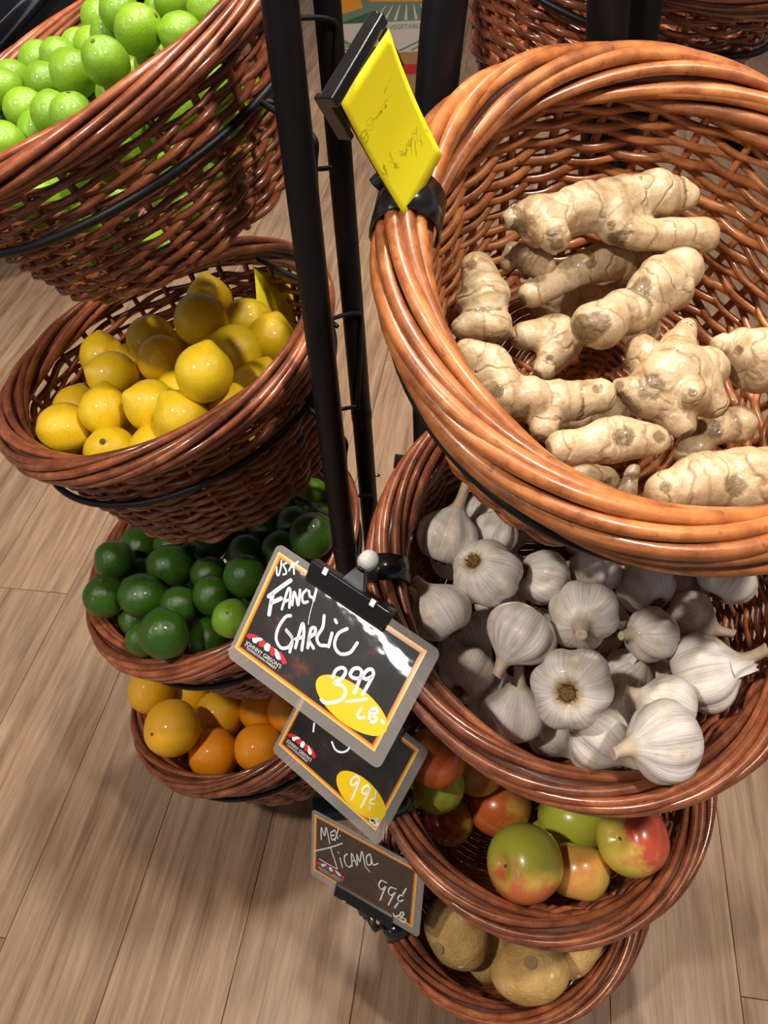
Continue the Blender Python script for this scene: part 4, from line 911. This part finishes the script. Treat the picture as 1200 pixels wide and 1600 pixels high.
# binder clips with swivel heads that grip the rim
def binder_clip(s, u0, u1, vtop, sgn, label, rim_pt, ball):
    """lies on the sign's edge v=vtop; sgn=+1 clip sits above the top edge, -1 below the bottom edge"""
    root = bpy.data.objects.new('binder_clip', None); COL.objects.link(root); root.empty_display_size = 0.02
    ctr = s.c + s.X * (u0 + u1) / 2 + s.Y * vtop; root.location = tuple(ctr); root.rotation_euler = s.root.rotation_euler
    tag(root, label, 'clip', 'binder clips on the price signs')
    L = u1 - u0; h0, h1 = -0.010 * sgn, 0.009 * sgn
    prof = [(h0, 0.0012), (h0 + 0.004 * sgn, 0.0034), (h1, 0.0070), (h1 + 0.0012 * sgn, 0.005), (h1 + 0.0012 * sgn, -0.005), (h1, -0.0065), (h0 + 0.004 * sgn, -0.0032), (h0, -0.001)]
    V = [(-L / 2, y, z) for y, z in prof] + [(L / 2, y, z) for y, z in prof]; n = len(prof)
    Fc = [(i, (i + 1) % n, n + (i + 1) % n, n + i) for i in range(n)] + [tuple(range(n))[::-1], tuple(range(n, 2 * n))]
    m = me_from('clip_body', V, Fc, False); bevel_mesh(m, 0.0007, 2); link('clip_body', m, M_PLASTIC, root)
    for k in (-0.30, 0.30):
        V, Fc = box((L * k, h1 - 0.0005 * sgn, 0.0062), (0.0055, 0.0065, 0.0042)); m = me_from('spring_bracket', V, Fc, False); bevel_mesh(m, 0.0008, 2); link('spring_bracket', m, M_STEEL, root)
    y1 = h1 + 0.014 * sgn
    V = [(-0.012, h1, 0.0025), (0.012, h1, 0.0025), (0.0055, y1, 0.0025), (-0.0055, y1, 0.0025)]; V += [(x, y, z - 0.004) for x, y, z in V]
    Fc = [(0, 1, 2, 3), (7, 6, 5, 4), (0, 4, 5, 1), (1, 5, 6, 2), (2, 6, 7, 3), (3, 7, 4, 0)]
    m = me_from('lever', V, Fc, False); bevel_mesh(m, 0.0009, 2); link('lever', m, M_PLASTIC, root)
    Rm = np.stack([s.X, s.Y, s.N], 1); loc = lambda P: Rm.T @ (np.asarray(P) - ctr)
    a = np.array([0, y1, 0.0]); bpt = loc(ball); c = loc(rim_pt)
    d = (c - bpt) / np.linalg.norm(c - bpt)
    link('joint_stem', me_from('joint_stem', *tube(bezier([a, (a + bpt) / 2, bpt], 8), 0.0032, 8)), M_PLASTIC, root)
    prof = [(0, -0.012), (0.0060, -0.0115), (0.0078, -0.007), (0.0080, 0.006), (0.0066, 0.0115), (0, 0.012)]
    V, Fc = revolve(prof, 16); q = Vector(d).to_track_quat('Z', 'Y'); link('swivel_barrel', me_from('swivel_barrel', V, Fc), M_WHITEP if sgn > 0 else M_PLASTIC, root, bpt, q)
    return root
def rim_clamp(fr, px, label, wd=0.022, extra=0.0025, key='B'):
    rc, a_, b_, zc, r0 = RIMP[key]
    """black C-shaped clamp hugging the basket border at the pixel's side"""
    P = hit_plane(*px, fr.c, fr.n); l = fr.l(P); th0 = math.atan2(l[1], l[0]); n = 18; parts = []
    V, Fc = [], []
    for j in range(2):
        for kk, e in ((0, extra), (1, extra - 0.0022)):
            for i in range(n + 1):
                ph = math.radians(-95 + 290 * i / n); a = th0 + (j - 0.5) * wd / 0.18
                rho = rc + (a_ + r0 + e) * math.cos(ph); z = zc + (b_ + r0 + e) * math.sin(ph); V.append(fr.w(np.array([[rho * math.cos(a), rho * math.sin(a), z]]))[0])
    q = n + 1
    for i in range(n):
        o0, i0, o1, i1 = i, q + i, 2 * q + i, 3 * q + i
        Fc += [(o0, o0 + 1, o1 + 1, o1), (i0, i1, i1 + 1, i0 + 1), (o0, i0, i0 + 1, o0 + 1), (o1, o1 + 1, i1 + 1, i1)]
    Fc += [(0, 2 * q, 3 * q, q), (n, q + n, 3 * q + n, 2 * q + n)]
    V = np.array(V); c = V.mean(0)
    o = link('rim_clamp', me_from('rim_clamp', V - c, Fc), M_PLASTIC, None, c); tag(o, label, 'clamp', 'black clamps on the basket rims')
    return o, fr.w(np.array([[0.205 * math.cos(th0), 0.205 * math.sin(th0), 0.004]]))[0]
_, rp1 = rim_clamp(RB[1], (612, 890), 'black plastic clamp gripping the garlic basket rim')
_, rp3 = rim_clamp(RB[3], (618, 1452), 'black plastic clamp gripping the jicama basket rim')
_, rp2 = rim_clamp(RB[2], (640, 1250), 'black plastic clamp gripping the apple basket rim')
a, b = S1.uv(484, 893), S1.uv(607, 972)
ball1 = hit_plane(575, 876, S1.c + S1.N * -0.004, S1.N)
binder_clip(S1, a[0], b[0], S1.H / 2 - 0.004, 1, 'black binder clip with white swivel holding the garlic sign', rp1, ball1)
a, b = S3.uv(526, 1392), S3.uv(614, 1440)
ball3 = hit_plane(585, 1440, S3.c + S3.N * -0.004, S3.N)
binder_clip(S3, a[0], b[0], -S3.H / 2 + 0.004, -1, 'black binder clip under the lower edge of the jicama sign', rp3, ball3)
ball2 = S2.c + S2.Y * (S2.H / 2 + 0.03) - S2.N * 0.004
binder_clip(S2, -0.02, 0.05, S2.H / 2 - 0.004, 1, 'black binder clip hidden behind the garlic sign', rp2, ball2)

# ------------------------------------------------------------------ yellow notes
M_NOTE = mat('yellow_note', (0.93, 0.83, 0.012), 0.65); t = NT(M_NOTE); t.color(t.ramp(t.noise(t.coord(), 14, 3, 0.5), [(0.3, (0.96, 0.84, 0.008)), (0.7, (0.98, 0.92, 0.012))]))
M_PENCIL = mat('pencil', (0.66, 0.56, 0.02), 0.7)
k = 0.72
NS = Sign((0.029 * k, 0.6944 * k, -0.2746 * k), (0.3823, 0.2723, -0.8830), (0.5057, 0.7381, 0.4466), 'bright yellow note handwritten ginger and price, on a black holder', 'sticky_note')
NS.root['category'] = 'note'
w, h = 0.127 * k / 2, 0.07 * k / 2
def note_sheet(s, w, h, curl, th=0.0004, n=12):
    V, Fc = [], []
    for q in (0, th):
        for i in range(n + 1):
            for j in range(n + 1):
                x = -w + 2 * w * i / n; y = -h + 2 * h * j / n; V.append((x, y, curl(i / n, j / n) + q))
    m = (n + 1) ** 2
    for i in range(n):
        for j in range(n):
            a = i * (n + 1) + j; f = (a, a + n + 1, a + n + 2, a + 1); Fc.append(tuple(m + q for q in f)); Fc.append(f[::-1])
    for i in range(n):
        for a, b in ((i * (n + 1), (i + 1) * (n + 1)), ((i + 1) * (n + 1) + n, i * (n + 1) + n), (i + 1, i), (n * (n + 1) + i, n * (n + 1) + i + 1)): Fc.append((a, b, m + b, m + a))
    return s.part('paper', (V, Fc), M_NOTE, None, True)
note_sheet(NS, w, h, lambda u, v: 0.004 * (1 - u) ** 2 * v - 0.0015 * math.sin(math.pi * u))
def note_stroke(pts, x0, y0, sc, wd=0.0006): NS.stroke([(x0 + a / sc, y0 + b / sc) for a, b in pts], wd, 'pencil_stroke', M_PENCIL, 0.0048)
for st in ([(330, 815), (300, 830), (290, 870), (320, 870), (335, 830), (345, 880), (320, 910), (300, 895)], [(372, 745), (385, 740)], [(400, 735), (412, 720), (425, 700)], [(425, 700), (445, 690), (430, 680)], [(455, 665), (475, 650), (462, 640)], [(455, 560), (470, 520)],
           [(475, 1075), (460, 1090), (485, 1120), (470, 1140), (455, 1130)], [(460, 1060), (495, 1165)], [(530, 1060), (560, 1070), (540, 1090), (575, 1095)], [(600, 970), (610, 1000), (640, 960)], [(630, 920), (625, 1010)], [(650, 900), (640, 930), (665, 930), (660, 880), (665, 1000)], [(690, 890), (700, 1020)], [(730, 900), (745, 925)]):
    note_stroke(st, 500, 10, 4.706)
# holder behind the first note: a channel plate with a clip on the rim
hold = bpy.data.objects.new('note_holder', None); COL.objects.link(hold); hold.location = NS.root.location; hold.rotation_euler = NS.root.rotation_euler
tag(hold, 'black plastic sign holder behind the bright yellow note', 'holder')
def hpart(name, c, s_, bw=0.001):
    V, Fc = box(c, s_); m = me_from(name, V, Fc, False); bevel_mesh(m, bw, 2); return link(name, m, M_PLASTIC, hold)
hpart('back_plate', (-w * 0.05, 0.001, -0.0075), (1.55 * w, 1.7 * h, 0.003))
hpart('top_channel', (-w - 0.0035, 0.0, -0.003), (0.007, 2.35 * h, 0.010))
hpart('end_flange', (-w + 0.012, h + 0.0045, -0.006), (0.036, 0.005, 0.006))
hpart('front_lip', (-w + 0.010, -h - 0.001, -0.009), (0.030, 0.004, 0.010))
hc, hp = rim_clamp(RB[0], (632, 308), 'black plastic clamp holding the note holder on the ginger basket rim', 0.030, 0.003, 'A')
Rm = np.stack([NS.X, NS.Y, NS.N], 1)
q = Rm.T @ (hp - NS.c); link('holder_arm', me_from('holder_arm', *tube(bezier([np.array([w * 0.5, 0, -0.0085]), (np.array([w * 0.6, 0, -0.014]) + q) / 2, q], 12), 0.005, 8)), M_PLASTIC, hold)

M_NOTE2 = M_NOTE
NS2 = Sign((-0.1125, 0.8923, -0.5355), (0.8623, 0.2412, -0.4453), (-0.0513, 0.9164, 0.3969), 'small yellow note with faint writing tucked behind the lemons', 'sticky_note'); NS2.root['category'] = 'note'
note_sheet(NS2, 0.0245, 0.038, lambda u, v: -0.004 * max(0, v - 0.85) / 0.15 * (1 - 0.4 * u) + 0.001 * math.sin(3 * v))
for st in ([(340, 660), (345, 750), (400, 760)], [(470, 700), (520, 690), (480, 730), (530, 740)], [(590, 760), (610, 720), (640, 770)], [(640, 770), (680, 740), (690, 840)], [(740, 800), (800, 780), (830, 850)], [(330, 1060), (420, 1050), (400, 1150)], [(500, 1200), (560, 1150)], [(700, 1170), (720, 1200)], [(820, 1130), (830, 1200)], [(890, 1160), (960, 1180)]):
    NS2.stroke([(380 + a / 12, 390 + b / 12) for a, b in st], 0.0007, 'pencil_stroke', M_PENCIL, 0.0036)

# ------------------------------------------------------------------ background
M_KRAFT = mat('kraft_board', (0.42, 0.25, 0.11), 0.75); t = NT(M_KRAFT); t.color(t.ramp(t.noise(t.coord((1, 1, 6)), 9, 3, .5), [(0.3, (0.38, 0.22, 0.095)), (0.7, (0.46, 0.28, 0.13))]))
M_PRW = mat('carton_white_print', (0.66, 0.64, 0.58), 0.6); M_PRG = mat('carton_green_print', (0.02, 0.14, 0.075), 0.6); M_PRGG = mat('carton_grey_green_print', (0.16, 0.25, 0.20), 0.6)
M_PRO = mat('carton_orange_print', (0.78, 0.34, 0.03), 0.6); M_PRR = mat('carton_red_print', (0.55, 0.03, 0.03), 0.6); M_PRT = mat('carton_dark_print', (0.12, 0.05, 0.02), 0.6)
rb = ray(610, 150); CP = CAM + rb * (-HC / rb[2])
crt = bpy.data.objects.new('produce_carton', None); COL.objects.link(crt); crt.location = (CP[0] - 0.02, CP[1], 0); crt.rotation_euler = (0, 0, -0.04); crt.scale = (0.9, 0.83, 0.83)
tag(crt, 'cardboard produce carton printed with green fields and orange bands on the floor', 'carton')
def cpart(name, geo, m, smooth=False): return link(name, me_from(name, geo[0], geo[1], smooth), m, crt)
CW, CD, CH = 0.56, 0.40, 0.52
for nm, c, s_ in (('front_panel', (0, 0.003, CH / 2), (CW, 0.006, CH)), ('rear_panel', (0, CD, CH / 2), (CW, 0.006, CH)), ('side_panel', (-CW / 2, CD / 2, CH / 2), (0.006, CD, CH)), ('side_panel', (CW / 2, CD / 2, CH / 2), (0.006, CD, CH)), ('top_panel', (0, CD / 2, CH), (CW, CD, 0.006)), ('bottom_panel', (0, CD / 2, 0.004), (CW, CD, 0.006))):
    cpart(nm, box(c, s_), M_KRAFT)
def cpoly(name, pts, m, z=-0.0006): return cpart(name, ([(x, z, y) for x, y in pts], [tuple(range(len(pts)))]), m)
W2 = CW / 2
cpoly('white_band', [(-W2, .215), (W2, .215), (W2, .36), (-W2, .36)], M_PRW)
cpoly('red_stripe', [(-W2, .105), (W2, .105), (W2, .155), (-W2, .155)], M_PRR)
cpoly('landscape_band', [(-W2, .36), (W2, .36), (W2, .47), (-W2, .47)], M_PRGG)
cpoly('orange_band', [(-0.06, .455), (W2, .44), (W2, .52), (-0.06, .52)], M_PRO, -0.0012)
cpoly('orange_patch', [(-0.21, .40), (-0.09, .43), (-0.11, .52), (-0.24, .52)], M_PRO, -0.0012)
cpoly('green_patch', [(-0.20, .365), (-0.06, .365), (-0.06, .41)], M_PRG, -0.0011)
for k_ in range(7): cpoly('field_furrow', [(-0.05 + k_ * 0.05, .365), (-0.035 + k_ * 0.05, .365), (0.0 + k_ * 0.032 + 0.02, .435), (-0.004 + k_ * 0.032 + 0.02, .435)], M_PRW, -0.0011)
for k_ in range(4): cpoly('field_furrow', [(-W2 + 0.01, .33 - k_ * .028), (-0.10 + k_ * .02, .225), (-0.085 + k_ * .02, .225), (-W2 + 0.01, .34 - k_ * .028)], M_PRGG, -0.0011)
for k_ in range(3): cpoly('field_furrow', [(0.06 + k_ * .06, .222), (0.08 + k_ * .06, .222), (0.27, .30 - k_ * .02), (0.27, .31 - k_ * .02)], M_PRGG, -0.0011)
me = font_mesh('VEGETABLES', 0.03); P = np.array([v_.co for v_ in me.vertices]); me.vertices.foreach_set('co', np.stack([P[:, 0] + 0.03, 0 * P[:, 0] - 0.0013, P[:, 1] + 0.325], 1).ravel()); link('carton_lettering', me, M_PRGG, crt)
for k_ in range(7): cpoly('band_lettering', [(0.0 + k_ * .034, .475), (0.022 + k_ * .034, .474), (0.022 + k_ * .034, .51), (0.0 + k_ * .034, .51)], M_PRT, -0.0016)

# second rack behind the ginger basket
rackB = bpy.data.objects.new('display_rack', None); COL.objects.link(rackB); pb = at_depth(1004, 40, 0.70); rackB.location = (pb[0], pb[1], 0)
tag(rackB, 'black metal rack standing behind the ginger basket', 'rack')
rpart(rackB, 'pole', cyl_line((pb[0], pb[1], 0.012), (pb[0], pb[1], 1.62), 0.0136))
V, Fc = box((pb[0] + 0.022, pb[1] + 0.12, 0.008), (0.04, 0.27, 0.014)); rpart(rackB, 'base_foot', (V, Fc))
fB = Frame(at_depth(1015, -150, 0.87) - CAM, -0.42, 0.30)
for fr_, lab in ((fB, 'dark shaded wicker basket on the rack behind the ginger basket'),):
    basket(fr_, 'B', lab, 40, 'wicker baskets on the rack behind')
    P, tr_ = ring_parts(fr_); rpart(rackB, 'basket_ring', tube(P, tr_, 8, closed=True))
    kk = int(np.argmin(((P[:, :2] - pb[:2]) ** 2).sum(1))); rpart(rackB, 'hanger_arm', tube([P[kk], (P[kk] + np.array([pb[0], pb[1], P[kk][2]])) / 2, np.array([pb[0], pb[1], P[kk][2] - 0.01])], 0.0045, 8))

# black glossy fixture beyond the lime basket
fx = bpy.data.objects.new('display_table', None); COL.objects.link(fx)
rt = ray(60, 60); TP = CAM + rt * ((0.62 - HC) / rt[2]); fx.location = (TP[0], TP[1], 0); fx.rotation_euler = (0, 0, math.radians(30))
tag(fx, 'black glossy display table behind the bright lime basket', 'table')
M_GLOSS = mat('black_satin', (0.006, 0.006, 0.010), 0.55, spec=0.15); M_RAIL = mat('black_gloss', (0.006, 0.006, 0.012), 0.18, coat=0.7)
def fpart(name, c, s_, bw):
    V, Fc = box(c, s_); m = me_from(name, V, Fc, False); bevel_mesh(m, bw, 3); return link(name, m, M_GLOSS, fx)
fpart('table_top', (-0.5, 0.35, 0.60), (1.7, 0.95, 0.04), 0.012)
rl = [hit_plane(*q, (0, 0, 0.66), np.array([0, 0, 1.0])) for q in ((-150, 225), (25, 33), (140, -92))]
fi = np.array(fx.rotation_euler.to_matrix()).T
rl = [fi @ (q - np.array(fx.location)) for q in rl]
link('edge_rail', me_from('edge_rail', *tube(rl, 0.028, 14)), M_RAIL, fx)
for sx in (-1.28, 0.28):
    for sy in (-0.06, 0.76): fpart('table_leg', (sx, sy, 0.29), (0.05, 0.05, 0.58), 0.006)
fpart('lower_shelf', (-0.5, 0.35, 0.2), (1.6, 0.85, 0.025), 0.006)
